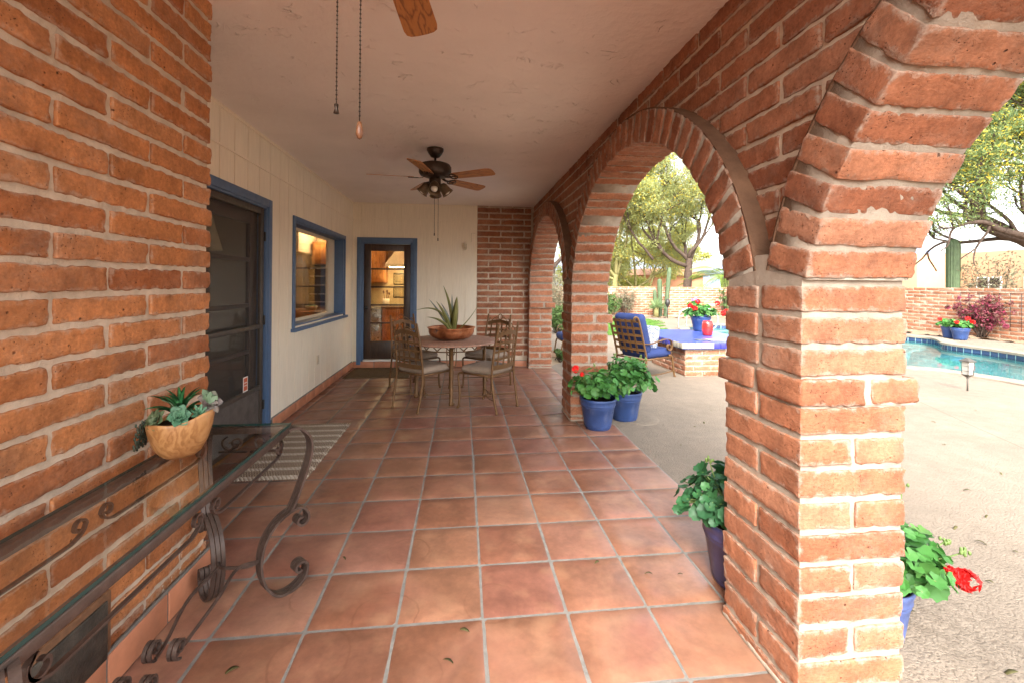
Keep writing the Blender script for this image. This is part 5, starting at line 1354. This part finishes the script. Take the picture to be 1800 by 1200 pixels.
tp = MB(); v, F, e = rbox(V(.2,.2,.07), .06, (6,6,1)); b_ = 1-.55*np.maximum(abs(v[:,0]),abs(v[:,1]))/.2; v[:,2] *= b_
ax = np.array([[0,1,0],[.25,0,.97],[.97,0,-.25]])
Q = MB().add(v@ax, F, 0, True, e); po = Q.build('throw_pillow', M['print']); po.location = (2.98, 5.12, .60); po.rotation_euler = (0,0,R(27)); tag(po, 'blue and white patterned throw pillow on the lounge chair', 'pillow')

# path light, torch, handrail
PL = thing('path_light', 'bronze solar path light standing on the deck before the pool', 'path light', (7.17,3.68,DZ)); o_ = V(7.17,3.68,DZ)
MB().tube([o_, o_+V(0,0,.2)], .016, 10).lathe([(.03,.18),(.02,.19),(.02,.2)], o_, 12).build('post', M['bronze_lantern'], PL)
def sqp(mb, s0, s1, z0, z1): 
    mb.add([(o_[0]+a_*s0,o_[1]+b_*s0,o_[2]+z0) for a_, b_ in ((-1,-1),(1,-1),(1,1),(-1,1))]+[(o_[0]+a_*s1,o_[1]+b_*s1,o_[2]+z1) for a_, b_ in ((-1,-1),(1,-1),(1,1),(-1,1))], [[0,1,5,4],[1,2,6,5],[2,3,7,6],[3,0,4,7],[3,2,1,0],[4,5,6,7]], 0, False)
cap_ = MB(); sqp(cap_, .108,.106,.425,.435); sqp(cap_,.1,.03,.4355,.475); cap_.build('cap', M['bronze_lantern'], PL)
hm = MB(); sqp(hm,.025,.06,.2,.225); sqp(hm,.068,.07,.225,.237)
for a_ in (-1,1):
    for b_ in (-1,1): hm.tube([o_+V(a_*.066,b_*.066,.23), o_+V(a_*.08,b_*.08,.427)], .007, 6)
for z, s_ in ((.29,.071),(.36,.076)):
    hm.tube([o_+V(-s_,-s_,z),o_+V(s_,-s_,z),o_+V(s_,s_,z),o_+V(-s_,s_,z)], .004, 5, closed=True)
hm.build('cage', M['bronze_lantern'], PL); gq = MB(); sqp(gq,.058,.07,.24,.424); gq.build('lamp_glass', M['frost'], PL)
PL.scale = (.62,.62,1)
TO = thing('garden_torch', 'slim black garden torch standing by the cacti at the back garden wall', 'torch', (9.0,16.9,0)); o_ = V(9.0,16.9,0)
MB().tube([o_, o_+V(0,0,.5)], .02, 8).build('post', M['black_metal'], TO); MB().lathe([(.02,.48),(.05,.52),(.1,.62),(.11,.72),(.08,.82),(.03,.86),(.001,.87)], o_, 14).build('head', M['black_metal'], TO)
HR = thing('pool_handrail', 'curved stainless handrail at the pool edge behind the tiled table', 'handrail', (8.2,12.6,0))
for dx in (0,.45):
    MB().tube(smooth([V(7.25+dx*.9,12.45+dx*.5,-.02),V(7.25+dx*.9,12.45+dx*.5,.35),V(7.35+dx*.9,12.4+dx*.5,.62),V(7.7+dx*.9,12.2+dx*.5,.72),V(8.05+dx*.9,12.0+dx*.5,.55),V(8.1+dx*.9,11.95+dx*.5,.2),V(7.9+dx*.9,12.05+dx*.5,-.1),V(7.7+dx*.9,12.15+dx*.5,-.4)], 50), .024, 10).build('rail', M['stainless'], HR)

# ------------------------------------------------------------------ garden walls
def yard_wall(name, label, P0, P1, h, thick=.2):
    P0 = V(*P0, 0); P1 = V(*P1, 0); D = np.linalg.norm(P1-P0); d = (P1-P0)/D; nn = V(-d[1], d[0], 0); mb = MB(); pr = .113; n_ = int(h/pr)
    for k in range(n_):
        zc = h-pr*(k+.5); hb = .046
        s_ = -(.22 if k % 2 else 0)
        while s_ < D:
            a_ = max(s_,0)+.009; b_ = min(s_+.42, D)-.009; s_ += .42
            if b_-a_ < .04: continue
            brick(mb, P0+d*(a_+b_)/2+nn*rng.normal(0,.004)+V(0,0,zc), [d, nn, [0,0,1]], ((b_-a_)/2, thick/2, hb), (1,1,1), .008, .004)
    c = (P0+P1)/2; mb.rbox_at(c+V(0,0,(h-.012)/2-.1), (D/2-.01, thick/2-.01, (h-.012)/2+.1), [d, nn, [0,0,1]], .004, 1)
    o = mb.build(name, [M['brick_yard'], M['mortar_yard']]); tag(o, label, 'garden wall'); return o
yard_wall('garden_wall', 'long brick garden wall behind the bougainvillea, before the peach house', (15.65,-2.0), (15.65,18.3), 1.475)
yard_wall('garden_wall', 'brick garden wall at the back of the yard behind the cacti', (1.0,18.35), (15.53,18.35), 1.40)

# ------------------------------------------------------------------ leaf clouds and trees
def leaf_cloud(centres, radii, n_, L, W, up=0., squash=.6):
    c = np.asarray(centres); k = rng.integers(0, len(c), n_); r = np.asarray(radii)[k]
    d = rng.normal(size=(n_,3)); d /= np.linalg.norm(d,axis=1)[:,None]; d *= (rng.random(n_)**.5)[:,None]*r[:,None]; d[:,2] *= squash
    p = c[k]+d
    a_ = rng.normal(size=(n_,3)); a_[:,2] += up; a_ /= np.linalg.norm(a_,axis=1)[:,None]
    b_ = np.cross(a_, rng.normal(size=(n_,3))); b_ /= np.linalg.norm(b_,axis=1)[:,None]
    l = L*rng.uniform(.6,1.3,n_)[:,None]; w_ = W*rng.uniform(.6,1.3,n_)[:,None]
    v = np.stack([p-a_*l/2, p+b_*w_/2, p+a_*l/2, p-b_*w_/2], 1).reshape(-1,3)
    return v, np.arange(4*n_).reshape(-1,4)
def grow(mb, p, d, L, r, depth, tips, spread=.55, up=.12, seg=5, kids=(2,3), shrink=.72, wig=.16):
    pts = [p]; dd = unit(d)
    for i in range(seg):
        dd = unit(dd+rng.normal(0,wig,3)+V(0,0,up*.3)); pts.append(pts[-1]+dd*L/seg)
    rr = np.linspace(r, r*.68, seg+1); mb.tube(smooth(pts, seg*2), np.interp(np.linspace(0,1,len(smooth(pts, seg*2))), np.linspace(0,1,seg+1), rr), 7 if r > .03 else 5)
    if depth <= 2: tips += [(q, depth) for q in pts[2:]]
    if depth == 0: return
    for _ in range(rng.integers(kids[0], kids[1]+1)):
        nd = unit(dd+rng.normal(0,spread,3)+V(0,0,up)); grow(mb, pts[-1], nd, L*shrink*rng.uniform(.75,1.15), r*.62, depth-1, tips, spread, up, max(3,seg-1), kids, shrink, wig)
    if depth >= 2 and rng.random() < .8:
        nd = unit(dd+rng.normal(0,spread*1.3,3)); grow(mb, pts[len(pts)//2], nd, L*shrink*.8, r*.45, depth-2, tips, spread, up, 3, kids, shrink, wig)
def tree(label, base, limbs, trunk, leafm, bark, n_leaf, L=.1, W=.035, name='tree', crad=.5, accent=None, extra=None, group=None, depth=4, spread=.55, up=.12, squash=.6, zmin=-9):
    t = thing(name, label, 'tree', tuple(base), 0, group); mb = MB(); tips = []; base = V(*base)
    tp_ = smooth(np.array(trunk[0])+base, 16); mb.tube(tp_, np.linspace(trunk[1], trunk[2], len(tp_)), 12)
    for (st, d, L0, r0) in limbs: grow(mb, base+V(*st), V(*d), L0, r0, depth, tips, spread, up)
    mb.build('trunk', M[bark], t)
    tips = [k_ for k_ in tips if k_[0][2] > zmin]
    c = [q for q, _ in tips]; rd = [crad*(.7+.25*dp)*rng.uniform(.6,1.2) for _, dp in tips]
    if extra: c += [base+V(*e[:3]) for e in extra]; rd += [e[3] for e in extra]
    v, f = leaf_cloud(c, rd, n_leaf, L, W, 0, squash)
    MB().addq(v, f, 0, False).build('crown', M[leafm], t)
    if accent:
        am, frac, cond = accent; cc = [q for q in c if cond(q-base)]
        if cc:
            v, f = leaf_cloud(cc, [crad*.8]*len(cc), int(n_leaf*frac), L, W*1.2, 0, squash); MB().addq(v, f, 0, False).build('blossom', M[am], t)
    return t
# spreading mesquite behind the back garden wall
tree('old mesquite tree with a dark forked trunk behind the back garden wall', (12.25,21.2,-.05), [((0,0,2.9),(-.55,.1,.75),2.3,.11),((.15,0,3.0),(.5,.15,.8),2.2,.11),((-.1,0,2.6),(-.95,-.1,.18),2.2,.12),((0,0,2.95),(-.1,-.3,1),2.3,.1),((-2.1,-.2,2.9),(-.75,.1,.6),2.0,.08),((0,.1,2.9),(.1,.6,.7),2.2,.1)],
    ([(0,0,0),(-.05,0,1.2),(.0,0,2.2),(.05,0,3.0)], .26, .17), 'mesq', 'bark', 60000, .16, .034, 'mesquite_tree', 1.05, ('yellowbloom', .1, lambda q: q[2] > 4.2), depth=4, up=.18)
# palo verde left of it, feathery and yellow green
tree('tall yellow green palo verde tree behind the back garden wall, left of the mesquite', (8.6,22.5,-.05), [((0,0,1.9),(-.5,0,.9),2.6,.1),((0,0,2.0),(.5,.1,1),2.6,.1),((0,0,2.1),(.1,.5,1.1),2.8,.1),((0,0,2.),(.15,-.3,1.3),3.0,.1),((0,0,1.8),(-.8,.2,.4),2.2,.08)],
    ([(0,0,0),(.1,0,.8),(-.05,0,1.5),(0,0,2.1)], .2, .13), 'mesq', 'bark_pale', 66000, .16, .032, 'palo_verde_tree', 1.2, ('yellowbloom', .15, lambda q: q[2] > 3.0 and rng.random() < .6), depth=4, up=.25)
tree('bushy low palo verde in yellow bloom at left behind the back garden wall', (9.6,28.5,-.05), [((0,0,.6),(-.6,0,.7),1.9,.06),((0,0,.6),(.6,0,.7),1.9,.06),((0,0,.7),(0,-.3,1),2.0,.06),((.1,0,.4),(.9,-.1,.35),1.8,.05),((-.1,0,.4),(-.9,-.1,.35),1.8,.05)],
    ([(0,0,0),(.0,0,.7)], .14, .1), 'paloverde', 'bark_pale', 50000, .18, .042, 'palo_verde_bush', .95, None, depth=3, up=.1)
tree('pale palo verde thicket behind the small neighbouring building', (15.0,33,-.05), [((0,0,1),(-.6,0,.8),2.6,.09),((0,0,1),(.6,0,.8),2.6,.09),((0,0,1),(0,-.2,1),3,.09),((-.2,0,.6),(-.95,0,.4),2.8,.07),((.2,0,.6),(.95,0,.4),2.8,.07)],
    ([(0,0,0),(.0,0,1.1)], .2, .14), 'paloverde', 'bark_pale', 26000, .24, .07, 'palo_verde_tree', .85, None, depth=3, up=.15)
# big mesquite beyond the right wall
tree('big green mesquite with a dark leaning limb beyond the long garden wall', (21.2,11.0,-.05), [((-.3,.2,2.5),(-.85,.55,.25),2.6,.19),((0,0,2.6),(-.35,.6,.75),2.6,.2),((.1,-.1,2.6),(.2,-.4,.85),2.6,.18),((-.1,.1,2.7),(-.75,.1,.75),2.6,.16),((0,.2,2.7),(-.5,.9,.45),2.8,.16),((0,-.1,2.7),(-.4,-.4,.9),2.6,.15)],
    ([(0,0,0),(.1,0,.9),(-.1,.05,1.8),(0,0,2.7)], .38, .25), 'mesq2', 'bark', 85000, .125, .034, 'mesquite_tree', .85, ('yellowbloom', .12, lambda q: q[2] > 4.6), depth=4, up=.2, zmin=3.5)
# tree glimpsed through the farthest arch
tree('dark limbed mesquite seen through the farthest arch beside the house', (4.6,21.0,-.05), [((0,0,2.2),(-.8,-.2,.5),2.4,.14),((0,0,2.3),(-.3,.1,1),2.4,.13),((0,0,2.3),(.6,0,.8),2.2,.12),((0,0,2.2),(-.6,-.5,.7),2.4,.12)],
    ([(0,0,0),(-.1,0,1.2),(0,0,2.3)], .24, .16), 'mesq', 'bark', 24000, .13, .04, 'mesquite_tree', .55, None, depth=4, up=.15)
tree('light feathery palo verde filling the view low behind the back garden wall', (10.6,24.5,-.05), [((0,0,1.2),(-.7,0,.7),2.3,.08),((0,0,1.3),(.6,.1,.8),2.3,.08),((0,0,1.3),(0,-.2,1.1),2.4,.08),((0,0,1.),(-.9,.1,.45),2.2,.07)],
    ([(0,0,0),(.05,0,.6),(0,0,1.4)], .16, .1), 'mesq', 'bark_pale', 52000, .16, .032, 'palo_verde_tree', 1.1, ('yellowbloom', .14, lambda q: rng.random() < .5), depth=3, up=.15)
# palm behind the pier
PT = thing('palm_tree', 'palm tree with bright arching fronds behind the back garden wall', 'palm tree', (14.0,20.6,-.05)); o_ = V(14.0,20.6,0)
MB().tube([o_+V(0,0,-.05),o_+V(.03,0,.9),o_+V(0,0,1.9)], [.24,.2,.2], 12).build('trunk', M['bark'], PT)
for k in range(15):
    a_ = 2*PI*k/15+rng.uniform(-.15,.15); el = rng.uniform(.15,1.1); L = rng.uniform(2.0,2.7); d = V(math.cos(a_),math.sin(a_),0); c0_ = o_+V(0,0,1.95)
    ts = np.linspace(0,1,26); rac = np.array([c0_+d*L*(t_*math.cos(el)+.12*t_*t_)+V(0,0,L*(t_*math.sin(el)-.62*t_*t_*(.5+math.cos(el)*.5))) for t_ in ts])
    mb = MB().tube(rac, np.linspace(.022,.005,26), 5)
    for i in range(2,26):
        Tn = unit(rac[i]-rac[i-1]); s_ = unit(np.cross(Tn, V(0,0,1))); ll = .55*math.sin(PI*(.12+.86*ts[i]))**.7
        for q in (-1,1):
            for jj in (0,.5):
                b_ = rac[i]-Tn*jj*L/26; tip = b_+(s_*q*.72+Tn*.6+V(0,0,-.42))*ll*rng.uniform(.85,1.1); w_ = unit(np.cross(tip-b_, V(0,0,1)))*.017
                mid = b_+(tip-b_)*.45+V(0,0,.05)
                mb.add([b_-w_*.5,b_+w_*.5,mid+w_,tip,mid-w_], [[0,1,2,4],[4,2,3]], 0, False)
    mb.build('frond', M['palm'], PT)

# cacti and shrubs
def ribbed(mb, pts, rad, ribs=12, n=48, mi=0):
    pts = np.asarray(pts,float); m = len(pts); T_ = np.gradient(pts,axis=0); T_ /= np.linalg.norm(T_,axis=1)[:,None]; a_ = np.arange(n)*2*PI/n; prof = 1+.09*np.cos(ribs*a_); u = unit(np.cross(V(0,1,0),T_[0])); v = []
    for i in range(m):
        u = unit(u-T_[i]*np.dot(u,T_[i])); w_ = np.cross(T_[i],u); v.append(pts[i]+rad[i]*prof[:,None]*(np.cos(a_)[:,None]*u+np.sin(a_)[:,None]*w_))
    v = np.concatenate(v); mb.add(v, [[i*n+k,i*n+(k+1)%n,(i+1)*n+(k+1)%n,(i+1)*n+k] for i in range(m-1) for k in range(n)]+[[(m-1)*n+k for k in range(n)]], mi, True)
def col_cactus(name, label, base, top, r, ribs, group=None):
    b_ = V(*base); tp_ = V(*top); ts = np.concatenate([np.linspace(0,.9,10), [.94,.97,.99,1.]]); rad = r*np.concatenate([np.linspace(.9,1,10),[.95,.8,.5,.1]])
    mb = MB(); ribbed(mb, b_+np.outer(ts, tp_-b_), rad, ribs, ribs*4); o = mb.build(name, M['cactus']); tag(o, label, 'cactus', group)
col_cactus('saguaro', 'thick ribbed saguaro standing alone behind the long garden wall', (18.6,13.05,-.05), (18.6,13.05,3.35), .2, 16)
GC = 'slender column cacti by the back garden wall'
col_cactus('column_cactus', 'shortest of the three slender column cacti, beside the yucca', (8.83,17.8,0), (8.85,17.9,1.25), .085, 9, GC)
col_cactus('column_cactus', 'upright middle one of the three slender column cacti', (9.1,17.85,0), (9.1,17.95,1.78), .10, 9, GC)
col_cactus('column_cactus', 'tallest column cactus, leaning above the back garden wall', (9.3,17.75,0), (9.62,18.0,2.32), .095, 9, GC)
YU = thing('yucca_plant', 'spiky green yucca at the foot of the column cacti', 'yucca', (8.75,17.5,0)); mb = MB()
for k in range(110):
    d = unit(rng.normal(size=3)+V(0,0,.55)); 
    if d[2] < -.1: d[2] = abs(d[2])
    L = rng.uniform(.4,.62); b_ = V(8.75,17.5,.42); w_ = unit(np.cross(d, rng.normal(size=3)))*.018; mb.add([b_-w_*.5,b_+w_*.5,b_+d*L*.5+w_,b_+d*L,b_+d*L*.5-w_], [[0,1,2,4],[4,2,3]], 0, False)
mb.build('blades', M['yucca'], YU); MB().tube([(8.75,17.5,0),(8.75,17.5,.45)], [.12,.1], 10).build('trunk', M['bark_pale'], YU)
def shrub(label, c, rad, n_, leafm, L=.05, W=.03, stems=14, name='shrub', cat='shrub', group=None, barkm='bark'):
    t = thing(name, label, cat, (c[0],c[1],0), 0, group); c = V(*c); mb = MB(); cs = []
    for _ in range(stems):
        d = unit(rng.normal(size=3)*V(1,1,.5)+V(0,0,.9)); e = c+d*np.array(rad)*rng.uniform(.55,1.); st_ = V(c[0]+rng.normal(0,.05), c[1]+rng.normal(0,.05), 0)
        pp = smooth([st_, st_+(e-st_)*.5+rng.normal(0,.06,3), e], 8); mb.tube(pp, np.linspace(.014,.004,len(pp)), 5); cs += [pp[-1], pp[-3], pp[-5]]
    mb.build('stems', M[barkm], t); v, f = leaf_cloud(cs, [min(rad)*.38]*len(cs), n_, L, W, .3, .9); v[:,2] = np.maximum(v[:,2], .01); MB().addq(v, f, 0, False).build('foliage', M[leafm], t); return t
shrub('reddish grey shrub against the back garden wall near the middle pier', (7.4,17.75,.65), (.75,.45,.75), 2600, 'shrub_grey', .07, .035, 22)
shrub('low olive shrub at the left end of the visible back garden wall', (6.55,17.6,.55), (.6,.4,.6), 3200, 'shrub_green', .08, .035, 18)
shrub('thin upright green shrub against the back garden wall near the blue pots', (12.4,18.0,.75), (.55,.2,.75), 1300, 'shrub_green', .09, .03, 16)
shrub('grey green bush seen through the farthest arch', (3.3,14.6,.9), (.9,.8,1.0), 7000, 'shrub_grey', .07, .035, 26)
shrub('bright green bush below the grey bush through the farthest arch', (2.75,11.2,.35), (.7,.6,.45), 5000, 'shrub_green', .07, .04, 20)
shrub('small leafy ground plant at the deck edge beside the far pier', (1.78,6.55,.08), (.16,.3,.12), 900, 'shrub_green', .05, .03, 10)
shrub('young cholla bush with knotted branches behind the long garden wall', (19.4,12.4,1.6), (1.0,.9,1.15), 1300, 'shrub_grey', .14, .05, 20, 'cholla', 'cholla')
BG = shrub('magenta bougainvillea spreading over the trellis on the long garden wall', (15.3,9.6,.66), (.25,.92,.68), 3000, 'magenta', .07, .05, 40, 'bougainvillea', 'bougainvillea')
for q in ((15.05,10.35,.85),(15.05,8.85,.4),(15.0,9.2,.3),(15.05,8.95,.5),(15.05,10.4,.35)):
    flower_head(q, .075, M['red_petal'] if q[2] > .9 else M['magenta'], BG, 30, 'flower_cluster')
TL = MB()
for y_ in np.linspace(8.55,10.35,8): TL.tube([(15.5,y_,.25),(15.5,y_,1.32)], .007, 5)
for z in (.5,.9,1.32): TL.tube([(15.49,8.55,z),(15.49,10.35,z)], .007, 5)
tag(TL.build('trellis', M['black_metal']), 'thin black wire trellis fixed to the long garden wall', 'trellis')

# neighbouring houses, far hill
NH = thing('neighbour_house', 'flat roofed peach stucco house beyond the long garden wall', 'house', (40,24,0))
MB().box((36.5,-6,-.1),(46,31,4.05),0,.06).build('wall', M['stucco'], NH); MB().box((33.6,27.5,-.1),(40,52,4.0),0,.06).build('wall', M['stucco'], NH)
for (y_) in (25.1,22.4):
    fw = MB(); fw.box((36.44,y_-.75,1.0),(36.52,y_+.75,2.25),0,.01); fo = fw.build('window', M['white'], NH)
    gq = MB().box((36.43,y_-.66,1.08),(36.445,y_-.06,2.17)).box((36.43,y_+.06,1.08),(36.445,y_+.66,2.17)); gq.build('pane', M['dark'], fo)
SBd = thing('neighbour_shed', 'small orange building with a low tiled roof behind the back garden wall', 'building', (19,37,0))
MB().box((15.8,36,-.1),(21.6,41,2.35),0,.04).build('wall', M['stucco_or'], SBd)
MB().add([(15.4,35.6,2.36),(22,35.6,2.36),(22,41.4,2.36),(15.4,41.4,2.36),(16.4,37.2,3.0),(21,37.2,3.0),(21,39.8,3.0),(16.4,39.8,3.0)], [[0,1,5,4],[1,2,6,5],[2,3,7,6],[3,0,4,7],[4,5,6,7],[3,2,1,0]], 0, False).build('roof', M['roof_tile'], SBd)
hl = MB(); xs = np.linspace(-100, 620, 60); hz = 6+11*np.abs(np.sin(xs*.011+1))+9*np.abs(np.sin(xs*.037))+4*np.abs(np.sin(xs*.09))
v = np.concatenate([np.column_stack([xs, 395-xs*.5, np.full(60,-1.)]), np.column_stack([xs, 415-xs*.5, hz]), np.column_stack([xs+60, 520-xs*.5, np.full(60,-1.)])])
hl.add(v, [[i*60+k,i*60+k+1,(i+1)*60+k+1,(i+1)*60+k] for i in range(2) for k in range(59)], 0, True); struct('hills', hl, M['hill'])
# round drain cover in the deck
dc = MB().lathe([(.001,.006),(.2,.006),(.215,.003),(.22,-.002)], (1.86,2.78,DZ), 40); tag(dc.build('drain_cover', M['deck']), 'round deck coloured drain cover beside the taller geranium pot', 'drain cover')
# ------------------------------------------------------------------ light and camera
w = bpy.data.worlds.new('World'); sc.world = w; w.use_nodes = True
nt = w.node_tree; bg = nt.nodes['Background']
sky = nt.nodes.new('ShaderNodeTexSky'); sky.sky_type = 'NISHITA'; sky.sun_disc = False
SE, SA = R(42), (-.35, -.94)      # sun height, horizontal direction towards the sun
sky.sun_elevation = SE; sky.sun_rotation = math.atan2(SA[0], SA[1])
sky.air_density = 1.2; sky.dust_density = 4.; sky.ozone_density = .8
bw = nt.nodes.new('ShaderNodeRGBToBW'); nt.links.new(sky.outputs[0], bw.inputs[0])
mxs = nt.nodes.new('ShaderNodeMix'); mxs.data_type = 'RGBA'; mxs.inputs[0].default_value = .72     # thin high cloud: most of the blue is gone
nt.links.new(sky.outputs[0], mxs.inputs[6]); nt.links.new(bw.outputs[0], mxs.inputs[7]); nt.links.new(mxs.outputs[2], bg.inputs[0]); bg.inputs[1].default_value = .15
L = bpy.data.lights.new('sun', 'SUN'); L.energy = .5; L.angle = R(14); L.color = (1,.95,.87)
so = bpy.data.objects.new('sun', L); COL.objects.link(so); so.location = (10,-20,30)
d = Vector((SA[0]*math.cos(SE), SA[1]*math.cos(SE), math.sin(SE))); so.rotation_euler = d.to_track_quat('Z','Y').to_euler()
cam = bpy.data.cameras.new('camera'); co = bpy.data.objects.new('camera', cam); COL.objects.link(co); sc.camera = co
f_ = 778.743; yaw, roll = .11186, .008868
cam.sensor_fit = 'HORIZONTAL'; cam.sensor_width = 36; cam.lens = 36*f_/1800; cam.shift_y = -(600-499.39)/1800; cam.clip_start = .05; cam.clip_end = 3000
co.location = (-.27785*T, -5.18683*T, 3.90446*T)
co.matrix_world = Matrix.Translation(co.location) @ Matrix.Rotation(-yaw, 4, 'Z') @ Matrix.Rotation(R(90), 4, 'X') @ Matrix.Rotation(roll, 4, 'Z')
sc.view_settings.view_transform = 'Standard'; sc.view_settings.look = 'None'; sc.view_settings.exposure = 2.88; sc.view_settings.gamma = 1
sc.cycles.max_bounces = 10; sc.cycles.diffuse_bounces = 6; sc.cycles.transparent_max_bounces = 24; sc.cycles.glossy_bounces = 4
sc.cycles.sample_clamp_indirect = 6; sc.cycles.use_denoising = True
sc.cycles.caustics_reflective = False; sc.cycles.caustics_refractive = False
